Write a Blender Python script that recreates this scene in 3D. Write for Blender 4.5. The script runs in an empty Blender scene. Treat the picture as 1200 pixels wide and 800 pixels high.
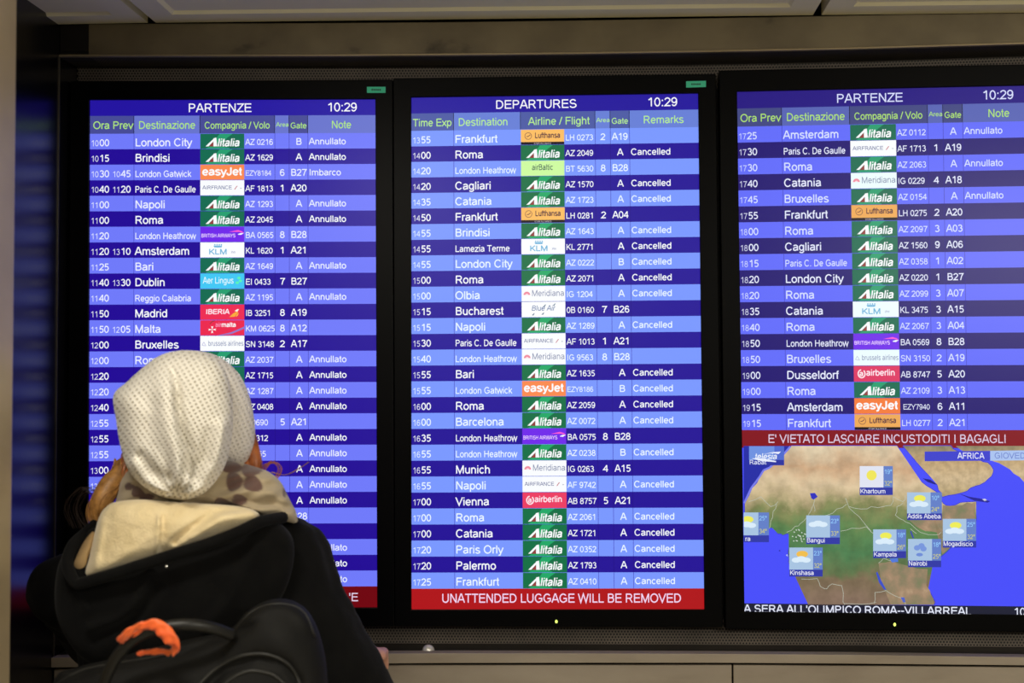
import bpy, bmesh, math, random
import numpy as np
from mathutils import Vector, Matrix, noise, Euler

# ------------------------------------------------------------------ camera
S = bpy.context.scene
F, D, CAMZ = 1750.0, 2.97, 1.6
YAW, PITCH = math.radians(3.1), math.radians(1.8)
cam_data = bpy.data.cameras.new('camera'); cam = bpy.data.objects.new('camera', cam_data)
S.collection.objects.link(cam); S.camera = cam
cam.location = (0, -D, CAMZ); cam.rotation_euler = (math.pi/2+PITCH, 0, YAW)
cam_data.sensor_width = 36; cam_data.lens = F*36/1200; cam_data.clip_start = .05
cam_data.dof.use_dof = True; cam_data.dof.focus_distance = 2.75; cam_data.dof.aperture_fstop = 4.5
# ------------------------------------------------------------------ exposure, world, lights
S.view_settings.view_transform = 'Standard'; S.view_settings.look = 'None'
S.view_settings.exposure = 0; S.view_settings.gamma = 1; S.view_settings.use_curve_mapping = False
wd = bpy.data.worlds.new('world'); S.world = wd; wd.use_nodes = True
wd.node_tree.nodes['Background'].inputs[0].default_value = (1, .88, .70, 1)
wd.node_tree.nodes['Background'].inputs[1].default_value = .055
def area(loc, rot, sx, sy, power, col):
    l = bpy.data.lights.new('ceiling_lamp_light', 'AREA'); l.shape = 'RECTANGLE'; l.size = sx; l.size_y = sy
    l.energy = power; l.color = col
    o = bpy.data.objects.new('ceiling_lamp_light', l); o.location = loc; o.rotation_euler = rot; S.collection.objects.link(o)
area((1.1, -2.5, 2.27), (math.radians(-2), 0, 0), .9, .3, 21, (1, .93, .80))
area((-.60, -1.78, 2.27), (math.radians(4), 0, 0), .3, .2, 10.5, (1, .93, .80))
area((-.4, -4.4, 2.26), (math.radians(20), 0, 0), 1.0, .5, 26, (1, .93, .79))
area((1.9, -3.8, 2.26), (math.radians(20), math.radians(8), 0), 1.2, .5, 78, (1, .93, .79))
# ------------------------------------------------------------------ helpers
RM = np.array(Euler((math.pi/2+PITCH, 0, YAW)).to_matrix())
def UP(px, py, Y):                      # a point of the photograph on the plane at depth Y (metres from the wall)
    v = RM @ np.array([px-600, 400-py, -F]); t = (Y+D)/v[1]
    return (v[0]*t, Y, CAMZ+v[2]*t)
def srgb(c):
    return tuple((x/255/12.92 if x/255 <= .04045 else ((x/255+.055)/1.055)**2.4) for x in c)
WL = {}
def loc_of(o): return WL.get(o.name, np.zeros(3)) if o else np.zeros(3)
def empty(name, loc, label, cat, group=None):
    o = bpy.data.objects.new(name, None); S.collection.objects.link(o); o.location = loc; o.empty_display_size = .05
    WL[o.name] = np.array(loc, float); o['label'] = label; o['category'] = cat
    if group: o['group'] = group
    return o
def mk(name, V, Fc, mats, mi=None, parent=None, smooth=False, label=None, cat=None, kind=None, group=None, origin=None):
    L = loc_of(parent)
    O = L if parent else (np.array(origin, float) if origin is not None else np.zeros(3))
    me = bpy.data.meshes.new(name)
    V = np.asarray(V, float).reshape(-1, 3)-O
    me.from_pydata(V.tolist(), [], [tuple(f) for f in Fc])
    if not isinstance(mats, (list, tuple)): mats = [mats]
    for m in mats: me.materials.append(m)
    if mi is not None: me.polygons.foreach_set('material_index', list(mi))
    if smooth: me.polygons.foreach_set('use_smooth', [True]*len(me.polygons))
    me.update()
    o = bpy.data.objects.new(name, me); S.collection.objects.link(o)
    if parent: o.parent = parent; WL[o.name] = L
    else: o.location = tuple(O); WL[o.name] = O
    if label: o['label'] = label
    if cat: o['category'] = cat
    if kind: o['kind'] = kind
    if group: o['group'] = group
    return o
def bevel(o, w, seg=2):
    m = o.modifiers.new('bevel', 'BEVEL'); m.width = w; m.segments = seg; m.limit_method = 'ANGLE'
    return o
def P(name, col, rough=.5, metal=0, spec=.5, lin=False, emit=None, es=1, sheen=0):
    m = bpy.data.materials.new(name); m.use_nodes = True; b = m.node_tree.nodes['Principled BSDF']
    b.inputs['Base Color'].default_value = (*(col if lin else srgb(col)), 1)
    b.inputs['Roughness'].default_value = rough; b.inputs['Metallic'].default_value = metal
    b.inputs['Specular IOR Level'].default_value = spec
    if sheen: b.inputs['Sheen Weight'].default_value = sheen; b.inputs['Sheen Roughness'].default_value = .5
    if emit: b.inputs['Emission Color'].default_value = (*srgb(emit), 1); b.inputs['Emission Strength'].default_value = es
    return m
def node(m, t, **k):
    n = m.node_tree.nodes.new(t)
    for a, v in k.items():
        if a.startswith('i_'):
            key = a[2:]; n.inputs[int(key) if key.isdigit() else key.replace('_', ' ')].default_value = v
        else: setattr(n, a, v)
    return n
def lk(m, a, ao, b, bi): m.node_tree.links.new(a.outputs[ao], b.inputs[bi])
def ramp(m, stops):
    n = node(m, 'ShaderNodeValToRGB'); cr = n.color_ramp
    while len(cr.elements) < len(stops): cr.elements.new(.5)
    for e, (p, c) in zip(cr.elements, stops): e.position = p; e.color = (*srgb(c), 1)
    return n
def noisy(name, stops, scale=4, rough=.5, metal=0, detail=4, stretch=(1, 1, 1), bump=0, bscale=200, spec=.5, sheen=0):
    m = P(name, stops[0][1], rough, metal, spec, sheen=sheen); b = m.node_tree.nodes['Principled BSDF']
    tc = node(m, 'ShaderNodeTexCoord'); mp = node(m, 'ShaderNodeMapping'); mp.inputs['Scale'].default_value = stretch
    lk(m, tc, 'Object', mp, 'Vector'); n = node(m, 'ShaderNodeTexNoise', i_Scale=scale, i_Detail=detail)
    lk(m, mp, 'Vector', n, 'Vector'); r = ramp(m, stops); lk(m, n, 'Fac', r, 'Fac'); lk(m, r, 'Color', b, 'Base Color')
    if bump:
        n2 = node(m, 'ShaderNodeTexNoise', i_Scale=bscale, i_Detail=3); lk(m, mp, 'Vector', n2, 'Vector')
        bp = node(m, 'ShaderNodeBump', i_Strength=bump, i_Distance=.002); lk(m, n2, 'Fac', bp, 'Height'); lk(m, bp, 'Normal', b, 'Normal')
    return m
def box(x0, x1, y0, y1, z0, z1):
    V = [(x, y, z) for x in (x0, x1) for y in (y0, y1) for z in (z0, z1)]
    return V, [(0, 1, 3, 2), (4, 6, 7, 5), (0, 4, 5, 1), (2, 3, 7, 6), (0, 2, 6, 4), (1, 5, 7, 3)]
class MB:
    def __init__(s): s.V = []; s.F = []; s.M = []
    def add(s, V, Fc, m=0):
        n = len(s.V); s.V += [tuple(v) for v in V]; s.F += [tuple(i+n for i in f) for f in Fc]; s.M += [m]*len(Fc)
    def box(s, *a, m=0): s.add(*box(*a), m)
    def tube(s, pts, r, n=8, m=0, cap=True):
        pts = [Vector(p) for p in pts]; k = len(pts); rr = r if hasattr(r, '__len__') else [r]*k
        V = []; up = Vector((.13, .2, .97)); pa = None
        for i, p in enumerate(pts):
            t = (pts[min(i+1, k-1)]-pts[max(i-1, 0)]).normalized()
            a = (pa - t*pa.dot(t)).normalized() if pa else t.cross(up).normalized()
            pa = a; b = t.cross(a)
            V += [tuple(p+(a*math.cos(q)+b*math.sin(q))*rr[i]) for q in [2*math.pi*j/n for j in range(n)]]
        Fc = [(i*n+j, i*n+(j+1) % n, (i+1)*n+(j+1) % n, (i+1)*n+j) for i in range(k-1) for j in range(n)]
        if cap: Fc += [tuple(range(n))[::-1], tuple((k-1)*n+j for j in range(n))]
        s.add(V, Fc, m)
    def mk(s, name, mats, **k): return mk(name, s.V, s.F, mats, s.M, **k)
def spline(pts, n, closed=False):
    pts = [np.array(p, float) for p in pts]; k = len(pts); out = []
    segs = k if closed else k-1
    for i in range(segs):
        g = (lambda j: pts[j % k]) if closed else (lambda j: pts[max(0, min(k-1, j))])
        p0, p1, p2, p3 = g(i-1), g(i), g(i+1), g(i+2)
        for t in np.arange(n)/n:
            out.append(.5*((2*p1)+(-p0+p2)*t+(2*p0-5*p1+4*p2-p3)*t*t+(-p0+3*p1-3*p2+p3)*t**3))
    if not closed: out.append(pts[-1])
    return out

# ------------------------------------------------------------------ materials of the setting
G = .11
m_fascia = noisy('stained_beige_metal', [(.32, (62, 54, 40)), (.40, (98, 88, 67)), (.62, (114, 103, 79))], 7, .4, .5, 5, (1, 1, 1.3), .08, 40)
m_fascia_dark = noisy('dark_bronze_metal', [(.3, (30, 27, 23)), (.7, (40, 36, 30))], 5, .35, .6)
m_ceiling = noisy('ceiling_panel_paint', [(.3, (216, 208, 164)), (.7, (226, 218, 174))], 1.2, .6, .0)
m_groove = P('black_gap', (6, 6, 6), .9)
m_steel = noisy('brushed_steel', [(.3, (134, 122, 108)), (.5, (150, 139, 124)), (.75, (162, 151, 136))], 5, .6, .1, 5, (1, 1, 3), .1, 60)
m_gloss = P('glossy_black_side_panel', (4, 4, 5), .25, 0, .3)
m_black = P('black_plastic', (2, 2, 3), .35, 0, .08)
m_niche = P('niche_black_paint', (16, 14, 12), .6)
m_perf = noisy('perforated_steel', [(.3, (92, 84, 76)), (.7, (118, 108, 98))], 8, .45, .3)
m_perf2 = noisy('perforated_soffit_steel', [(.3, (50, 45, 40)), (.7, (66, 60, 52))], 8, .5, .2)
m_pillar = noisy('pillar_stone', [(.25, (140, 124, 98)), (.5, (166, 150, 122)), (.8, (196, 168, 150))], 2.2, .3, 0, 5, (1, 1, 1.6))
m_floor = noisy('terrazzo', [(.4, (176, 168, 150)), (.6, (200, 192, 174))], 60, .25)

XL = UP(66, 400, -G)[0]                  # glossy side panel stands here
XR = UP(1290, 400, 0)[0]
def at_x(poly, Y, x):                   # height of a measured edge line at world x
    w = [UP(px, py, Y) for px, py in poly]
    return float(np.interp(x, [p[0] for p in w], [p[2] for p in w]))
L_sb = [(-60, 79.6), (66, 79), (400, 79), (600, 78.5), (800, 76.5), (1000, 73), (1300, 63)]
L_sf = [(-60, 66.5), (100, 66), (400, 65.7), (600, 64), (800, 61.3), (1000, 57.3), (1300, 48.5)]
L_ft = [(-60, 28.5), (100, 28), (400, 26.5), (600, 25), (800, 21.5), (1000, 17.8), (1300, 10.5)]
L_kb = [(-60, 757), (440, 753.5), (800, 755), (1000, 756), (1300, 759)]
L_kf = [(-60, 773), (80, 770), (440, 765), (800, 765.5), (1000, 767), (1300, 771)]
L_kg = [(-60, 785), (80, 781.5), (440, 777), (800, 776.3), (1000, 777.5), (1300, 780.5)]
XS = list(np.linspace(XL, XR, 15))
def ribbon(lineA, YA, lineB, YB, xs=XS, m=0, mb=None):
    V = []; n = len(xs)
    fa = lineA if callable(lineA) else (lambda x: at_x(lineA, YA, x)); fb = lineB if callable(lineB) else (lambda x: at_x(lineB, YB, x))
    V = [(x, YA, fa(x)) for x in xs]+[(x, YB, fb(x)) for x in xs]
    mb.add(V, [(i, i+1, n+i+1, n+i) for i in range(n-1)], m)
def slab(name, lineT, lineB, Yf, Yb, mat, x0, x1, nseg=6, **k):        # bar following measured top and bottom edges
    xs = list(np.linspace(x0, x1, nseg+1)); mb = MB(); n = len(xs)
    ft = lineT if callable(lineT) else (lambda x: at_x(lineT, Yf, x)); fb = lineB if callable(lineB) else (lambda x: at_x(lineB, Yf, x))
    V = []
    for x in xs: V += [(x, Yf, ft(x)), (x, Yb, ft(x)), (x, Yb, fb(x)), (x, Yf, fb(x))]
    Fc = [(4*i+j, 4*i+4+j, 4*i+4+(j+1) % 4, 4*i+(j+1) % 4) for i in range(n-1) for j in range(4)]
    Fc += [(0, 1, 2, 3), tuple(4*(n-1)+j for j in (3, 2, 1, 0))]
    mb.add(V, Fc); o = mb.mk(name, mat, **k); return bevel(o, .0012)

# ------------------------------------------------------------------ room shell
mb = MB(); mb.box(-3.2, 3.4, -6.2, .35, -.05, 0); mb.mk('floor', m_floor, kind='structure')
mb = MB(); mb.box(XL-.02, XR, .001, .04, .9, 2.4); wall = mb.mk('wall_back', m_niche, kind='structure')
mb = MB(); mb.box(XL-.03, XL, -.62, .04, 0, 2.32); mb.mk('wall_left', m_gloss, kind='structure')
# thin light edge where the side panel meets the niche
mb = MB(); mb.box(XL, XL+.0022, -G-.001, -G+.002, at_x(L_kf, -G, XL), at_x(L_sf, -G, XL))
mb.mk('trim_1', P('thin_metal_edge', (110, 104, 92), .3, .8), kind='structure')
# perforated sheets (real holes)
def perforated(name, zlo, zhi, Y, mat, pitch=.0061, tilt=None):
    V = []; Fc = []; n = int((XR-XL)/pitch); R = pitch*.5774; r = pitch*.34; j = 0
    rows = int(round((zhi(0)-zlo(0))/(pitch*.866)))+1
    for i in range(n):
        for j in range(rows):
            x = XL+pitch*(i+.5*(j % 2)+.5); f = j/(rows-1); z = zlo(x)*(1-f)+zhi(x)*f; y = Y if tilt is None else tilt[0]*(1-f)+tilt[1]*f
            b = len(V)
            for rad in (R*1.01, r):
                for q in range(6):
                    a = math.pi/6+q*math.pi/3
                    if tilt is None: V.append((x+rad*math.cos(a), y, z+rad*math.sin(a)))
                    else: V.append((x+rad*math.cos(a), y+rad*math.sin(a), z))
            Fc += [(b+q, b+(q+1) % 6, b+6+(q+1) % 6, b+6+q) for q in range(6)]
    return mk(name, V, Fc, mat, parent=wall, kind='stuff')
perforated('perforated_sheet', lambda x: at_x(L_sb, 0, x)-.046, lambda x: at_x(L_sb, 0, x)-.003, -.006, m_perf)
perforated('perforated_sheet', lambda x: at_x(L_kb, 0, x)+.004, lambda x: at_x(L_kb, 0, x)+.048, -.006, m_perf)
# soffit of the niche and the sill
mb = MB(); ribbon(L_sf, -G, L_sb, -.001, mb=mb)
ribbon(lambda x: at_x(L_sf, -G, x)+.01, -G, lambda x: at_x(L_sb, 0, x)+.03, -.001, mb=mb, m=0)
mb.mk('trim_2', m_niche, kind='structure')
def soffit_z(f): return lambda x: 0
V = []; Fc = []; pitch = .0061
for i in range(int((XR-XL)/pitch)):
    for j in range(17):
        x = XL+pitch*(i+.5*(j % 2)+.5); y = -.006-j*pitch*.98; f = (-y)/G
        z = at_x(L_sb, 0, x)*(1-f)+at_x(L_sf, -G, x)*f-.002; b = len(V)
        for rad in (pitch*.57, pitch*.34):
            V += [(x+rad*math.cos(math.pi/6+q*math.pi/3), y+rad*math.sin(math.pi/6+q*math.pi/3), z) for q in range(6)]
        Fc += [(b+q, b+(q+1) % 6, b+6+(q+1) % 6, b+6+q) for q in range(6)]
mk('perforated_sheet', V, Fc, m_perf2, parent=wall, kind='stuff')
mb = MB(); ribbon(L_kf, -G, L_kb, -.001, mb=mb); ribbon(lambda x: at_x(L_kf, -G, x)-.012, -G, lambda x: at_x(L_kb, 0, x)-.012, -.001, mb=mb)
mb.mk('trim_3', P('sill_black', (26, 23, 20), .45, .3), kind='structure')
# fascia above the screens
fasc = bpy.data.objects.new('wall_upper', None); S.collection.objects.link(fasc); fasc['kind'] = 'structure'; WL['wall_upper'] = np.zeros(3)
xd = UP(103, 50, -G)[0]
slab('fascia_panel', L_ft, L_sf, -G, -.02, m_fascia, xd+.001, XR, 8, parent=fasc)
slab('fascia_panel', L_ft, L_sf, -G+.004, -.02, m_fascia_dark, XL, xd, 3, parent=fasc, label='dark bronze end panel')
slab('lower_lip', lambda x: at_x(L_sf, -G, x)+.0035, lambda x: at_x(L_sf, -G, x)-.001, -G-.003, -G+.01, P('lip_metal', (150, 136, 108), .3, .6), XL, XR, 8, parent=fasc)
# lower front: ledge and steel panels
low = bpy.data.objects.new('wall_lower', None); S.collection.objects.link(low); low['kind'] = 'structure'; WL['wall_lower'] = np.zeros(3)
slab('ledge_strip', L_kf, L_kg, -G-.012, -G+.02, m_steel, XL, XR, 8, parent=low)
zj = lambda x: at_x(L_kg, -G, x)-.0035
xj = UP(858.5, 790, -G)[0]; xp = XL; W = 1.24
edges = [xj-2*W, xj-W, xj, xj+W]
mb = MB(); mb.box(XL, XR, -G+.012, -.02, 0, 1.04); mb.mk('backing', m_groove, parent=low)
for a, b in zip(edges[:-1], edges[1:]):
    a = max(a, XL-.0); b = min(b, XR)
    if b-a > .05: slab('steel_panel', zj, lambda x: .12, -G, -G+.01, m_steel, a+.0016, b-.0016, 2, parent=low)
mb = MB(); mb.box(XL, XR, -G-.004, -.02, 0, .11); mb.mk('baseboard_back', m_fascia_dark, kind='structure')
# ceiling of metal panels with dark gaps
HC = at_x(L_ft, -G, UP(600, 25, -G)[0])
s1, s2 = UP(179, 27, -G)[0], UP(957, 19, -G)[0]; PW_ = s2-s1
ceil = bpy.data.objects.new('ceiling', None); S.collection.objects.link(ceil); ceil['kind'] = 'structure'; WL['ceiling'] = np.zeros(3)
mb = MB(); mb.box(-3.2, 3.4, -6.2, .3, HC+.07, HC+.1); mb.mk('backing', m_groove, parent=ceil)
def zc(x): return at_x(L_ft, -G, x) if XL < x < XR else HC
for k in range(-2, 3):
    xa, xb = s1+k*PW_+.008, s1+(k+1)*PW_-.008
    for j in range(4):
        ya = -G-.006-j*1.26; yb = ya-1.245
        za, zb = zc(xa), zc(xb)
        b_ = .05; mb = MB(); V = []
        for (ix, iy, dz) in ((0, 0, 0), (b_, .062, 0), (b_+.006, .068, .006)):
            for (x, y, z) in ((xa+ix, ya-iy, za), (xb-ix, ya-iy, zb), (xb-ix, yb+iy, zb), (xa+ix, yb+iy, za)): V.append((x, y, z+dz))
        top = len(V); V += [(xa, ya, za+.05), (xb, ya, zb+.05), (xb, yb, zb+.05), (xa, yb, za+.05)]
        Fc = [(r*4+q, r*4+(q+1) % 4, r*4+4+(q+1) % 4, r*4+4+q) for r in range(2) for q in range(4)]+[(8, 9, 10, 11)]
        Fc += [(q, top+q, top+(q+1) % 4, (q+1) % 4) for q in range(4)]
        mb.add(V, Fc); mb.mk('ceiling_panel', m_ceiling, parent=ceil)
# near pillar at the left border
pf = UP(20.5, 60, -D+1.95); 
mb = MB(); mb.box(pf[0]-.45, pf[0], -D+1.45, -D+1.95, 0, HC); pil = mb.mk('pillar', m_pillar, label='beige polished pillar cut off by the left border', cat='pillar', origin=(pf[0]-.22, -D+1.7, 0))
bevel(pil, .006, 3)

# ------------------------------------------------------------------ lettering (default font, reset to grotesque widths)
HW = {' ': 278, ':': 278, "'": 191, '-': 333, '/': 278, '.': 278, '°': 400, 'A': 667, 'B': 667, 'C': 722, 'D': 722, 'E': 667, 'F': 611, 'G': 778, 'H': 722, 'I': 278, 'J': 500, 'K': 667, 'L': 556, 'M': 833, 'N': 722, 'O': 778, 'P': 667, 'Q': 778, 'R': 722, 'S': 667, 'T': 611, 'U': 722, 'V': 667, 'W': 944, 'X': 667, 'Y': 667, 'Z': 611, 'a': 556, 'b': 556, 'c': 500, 'd': 556, 'e': 556, 'f': 278, 'g': 556, 'h': 556, 'i': 222, 'j': 222, 'k': 500, 'l': 222, 'm': 833, 'n': 556, 'o': 556, 'p': 556, 'q': 556, 'r': 333, 's': 500, 't': 278, 'u': 556, 'v': 500, 'w': 722, 'x': 500, 'y': 500, 'z': 500, 'Ì': 278}
for d in '0123456789': HW[d] = 556
def AR(cx, cy, rx, ry, a0, a1):          # points along an arc
    n = max(4, int(abs(a1-a0)/20)); return [(cx+rx*math.cos(math.radians(a0+(a1-a0)*i/n)), cy+ry*math.sin(math.radians(a0+(a1-a0)*i/n))) for i in range(n+1)]
def EL(cx, cy, rx, ry): return AR(cx, cy, rx, ry, 0, 360)
def VL(x, a=0, b=718): return [(x, a), (x, b)]
GL = {'A': [[(32, 0), (300, 690), (366, 690), (635, 0)], [(130, 240), (537, 240)]], 'B': [VL(120), [(120, 676)]+AR(385, 530, 150, 146, 90, -90)+[(120, 384)], [(120, 384)]+AR(405, 213, 170, 171, 90, -90)+[(120, 42)]],
 'C': [AR(375, 359, 290, 329, 38, 322)], 'D': [VL(120), [(120, 676)]+AR(330, 359, 295, 317, 90, -90)+[(120, 42)]], 'E': [VL(120), [(120, 676), (620, 676)], [(120, 378), (590, 378)], [(120, 42), (635, 42)]],
 'F': [VL(120), [(120, 676), (580, 676)], [(120, 365), (530, 365)]], 'G': [AR(388, 359, 300, 329, 40, 318), [(400, 335), (668, 335), (668, 90)]], 'H': [VL(120), VL(600), [(120, 378), (600, 378)]], 'I': [VL(139)],
 'J': [[(375, 718), (375, 215)]+AR(212, 215, 163, 185, 0, -180)], 'K': [VL(120), [(600, 718), (120, 262)], [(265, 400), (635, 0)]], 'L': [VL(120), [(120, 42), (530, 42)]], 'M': [VL(112), VL(720), [(112, 718), (416, 40), (720, 718)]],
 'N': [VL(118), VL(602), [(118, 718), (602, 0)]], 'O': [EL(389, 359, 312, 329)], 'P': [VL(120), [(120, 676)]+AR(395, 510, 168, 166, 90, -90)+[(120, 344)]], 'Q': [EL(389, 359, 312, 329), [(440, 180), (720, -10)]],
 'R': [VL(120), [(120, 676)]+AR(410, 510, 172, 166, 90, -90)+[(120, 344)], [(400, 344), (640, 0)]], 'S': [AR(332, 520, 225, 168, 18, 250)+AR(335, 198, 250, 170, 75, -165)], 'T': [[(18, 676), (593, 676)], VL(305)],
 'U': [[(115, 718)]+AR(361, 265, 246, 236, 180, 360)+[(607, 718)]], 'V': [[(28, 718), (333, 30), (639, 718)]], 'W': [[(25, 718), (238, 30), (472, 690), (706, 30), (919, 718)]], 'X': [[(30, 718), (637, 0)], [(637, 718), (30, 0)]],
 'Y': [[(28, 718), (333, 300), (639, 718)], VL(333, 0, 300)], 'Z': [[(45, 676), (565, 676), (50, 42), (585, 42)]],
 '0': [EL(278, 352, 205, 322)], '1': [VL(345, 0, 703), [(340, 690), (240, 590), (110, 530)]], '2': [AR(275, 500, 200, 166, 172, -32)+[(70, 42), (515, 42)]], '3': [AR(262, 525, 172, 146, 160, -90), AR(268, 202, 208, 174, 92, -150)],
 '4': [VL(400, 0, 690), [(400, 690), (50, 215), (535, 215)]], '5': [[(475, 661), (155, 661), (112, 355)], AR(262, 225, 205, 192, 138, -138)], '6': [EL(285, 222, 196, 192), AR(300, 352, 218, 320, 42, 196)], '7': [[(45, 661), (510, 661), (340, 400), (225, 0)]],
 '8': [EL(278, 522, 165, 150), EL(278, 200, 202, 174)], '9': [EL(268, 478, 194, 194), AR(256, 350, 216, 320, 16, -138)],
 'a': [AR(265, 385, 178, 108, 165, 10)+[(445, 110), (480, 25)], [(445, 310), (230, 278), (105, 232), (75, 150), (112, 62), (220, 32), (345, 70), (445, 170)]], 'b': [VL(100), EL(292, 262, 192, 230)], 'c': [AR(270, 262, 195, 232, 42, 318)],
 'd': [VL(456), EL(264, 262, 192, 230)], 'e': [[(85, 268), (478, 268)], AR(280, 262, 200, 232, 0, 322)], 'f': [[(130, 0), (130, 590)]+AR(232, 590, 102, 88, 180, 75), [(8, 482), (262, 482)]],
 'g': [EL(258, 262, 186, 230), [(450, 523)]+AR(262, -50, 188, 118, 0, -160)], 'h': [VL(105), AR(278, 320, 172, 172, 180, 0)+[(450, 0)]], 'i': [VL(111, 0, 523), VL(111, 625, 718)], 'j': [VL(111, -120, 523), VL(111, 625, 718), [(111, -120), (60, -168), (0, -168)]],
 'k': [VL(105), [(445, 523), (105, 185)], [(215, 290), (470, 0)]], 'l': [VL(111)], 'm': [VL(105, 0, 523), AR(260, 340, 155, 152, 180, 0)+[(415, 0)], AR(570, 340, 155, 152, 180, 0)+[(725, 0)]], 'n': [VL(105, 0, 523), AR(278, 320, 172, 172, 180, 0)+[(450, 0)]],
 'o': [EL(278, 262, 205, 232)], 'p': [VL(100, -210, 523), EL(292, 262, 192, 230)], 'q': [VL(456, -210, 523), EL(264, 262, 192, 230)], 'r': [VL(105, 0, 523), [(105, 340), (140, 440), (215, 488), (325, 478)]],
 's': [AR(250, 388, 168, 106, 22, 250)+AR(250, 138, 188, 108, 70, -165)], 't': [[(132, 690), (132, 110), (165, 50), (258, 42)], [(12, 482), (255, 482)]], 'u': [[(105, 523)]+AR(276, 205, 171, 172, 180, 360)+[(450, 0), (450, 523)][1:], VL(450, 0, 523)],
 'v': [[(25, 523), (250, 30), (475, 523)]], 'w': [[(20, 523), (185, 30), (361, 500), (537, 30), (702, 523)]], 'x': [[(25, 523), (475, 0)], [(475, 523), (25, 0)]], 'y': [[(25, 523), (250, 30)], [(475, 523), (250, 0), (190, -130), (60, -165)]], 'z': [[(35, 482), (440, 482), (45, 42), (460, 42)]],
 ':': [VL(139, 0, 105), VL(139, 418, 523)], '.': [VL(139, 0, 105)], "'": [VL(95, 470, 718)], '-': [[(40, 275), (293, 275)]], '/': [[(5, -15), (273, 730)]], '\u00b0': [EL(200, 570, 115, 115)], '\u00cc': [VL(139), [(20, 880), (170, 770)]]}
GC = {}
def glyph(c, bold):
    if (c, bold) in GC: return GC[(c, bold)]
    h = (.083+1.3*bold)*500; V = []; Fc = []
    for st in GL[c]:
        P_ = [np.array(p, float) for p in st]; P_ = [p for i, p in enumerate(P_) if i == 0 or np.linalg.norm(p-P_[i-1]) > 1e-6]
        n = len(P_); closed = n > 6 and np.linalg.norm(P_[0]-P_[-1]) < 1; base = len(V)
        hh = max(h, 52) if c in ':.' else h
        for i, p in enumerate(P_):
            a = P_[i-1] if i else (P_[-2] if closed else None); b = P_[i+1] if i < n-1 else (P_[1] if closed else None)
            d1 = (p-a)/np.linalg.norm(p-a) if a is not None else None; d2 = (b-p)/np.linalg.norm(b-p) if b is not None else None
            if d1 is None: d1 = d2
            if d2 is None: d2 = d1
            n1 = np.array([-d1[1], d1[0]]); n2 = np.array([-d2[1], d2[0]]); m = n1+n2; l = np.dot(m, m)
            m = n1 if l < .3 else m*2/l
            V += [p+m*hh, p-m*hh]
        Fc += [(base+2*i, base+2*i+1, base+2*i+3, base+2*i+2) for i in range(n-1)]
    V = np.array([(x/1000, y/1000) for x, y in V]); GC[(c, bold)] = (V, Fc); return GC[(c, bold)]
def twidth(s): return sum(HW[c] for c in s)/1000
def layout(s, em, wf=1, bold=0, ital=0):   # -> V (x right, y up), faces, width
    x = 0; Vs = []; Fs = []; n = 0
    for c in s:
        a = HW[c]/1000*em*wf
        if c != ' ':
            V, Fc = glyph(c, bold)
            if len(V):
                sx = em*wf; sy = em
                W_ = np.stack([x+V[:, 0]*sx+ital*V[:, 1]*sy, V[:, 1]*sy], 1)
                Vs.append(W_); Fs += [tuple(i+n for i in f) for f in Fc]; n += len(V)
        x += a
    return (np.concatenate(Vs) if Vs else np.zeros((0, 2))), Fs, x

# ------------------------------------------------------------------ screens
class Mon:
    def __init__(s, corners, Y):
        A = []; b = []
        for (U, V), (x, y) in zip([(0, 0), (340, 0), (340, 600), (0, 600)], corners):
            A.append([U, V, 1, 0, 0, 0, -U*x, -V*x]); b.append(x)
            A.append([0, 0, 0, U, V, 1, -U*y, -V*y]); b.append(y)
        s.H = np.append(np.linalg.solve(np.array(A), np.array(b)), 1).reshape(3, 3); s.Hi = np.linalg.inv(s.H); s.Y = Y
    def inv(s, px, py): q = s.Hi @ np.array([px, py, 1]); return q[0]/q[2], q[1]/q[2]
    def w(s, UV, layer=0):
        UV = np.asarray(UV, float).reshape(-1, 2); q = s.H @ np.stack([UV[:, 0], UV[:, 1], np.ones(len(UV))])
        px, py = q[0]/q[2], q[1]/q[2]; v = RM @ np.stack([px-600, 400-py, -F*np.ones(len(px))])
        t = (s.Y-layer*.0004+D)/v[1]
        return np.stack([v[0]*t, v[1]*t-D, CAMZ+v[2]*t], 1)
EM = {}
def em(col, k=1.0):
    key = (tuple(col), k)
    if key not in EM:
        EM[key] = P('lit_pixels', (4, 4, 5), .3, 0, .22, emit=col, es=k)
    return EM[key]
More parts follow.
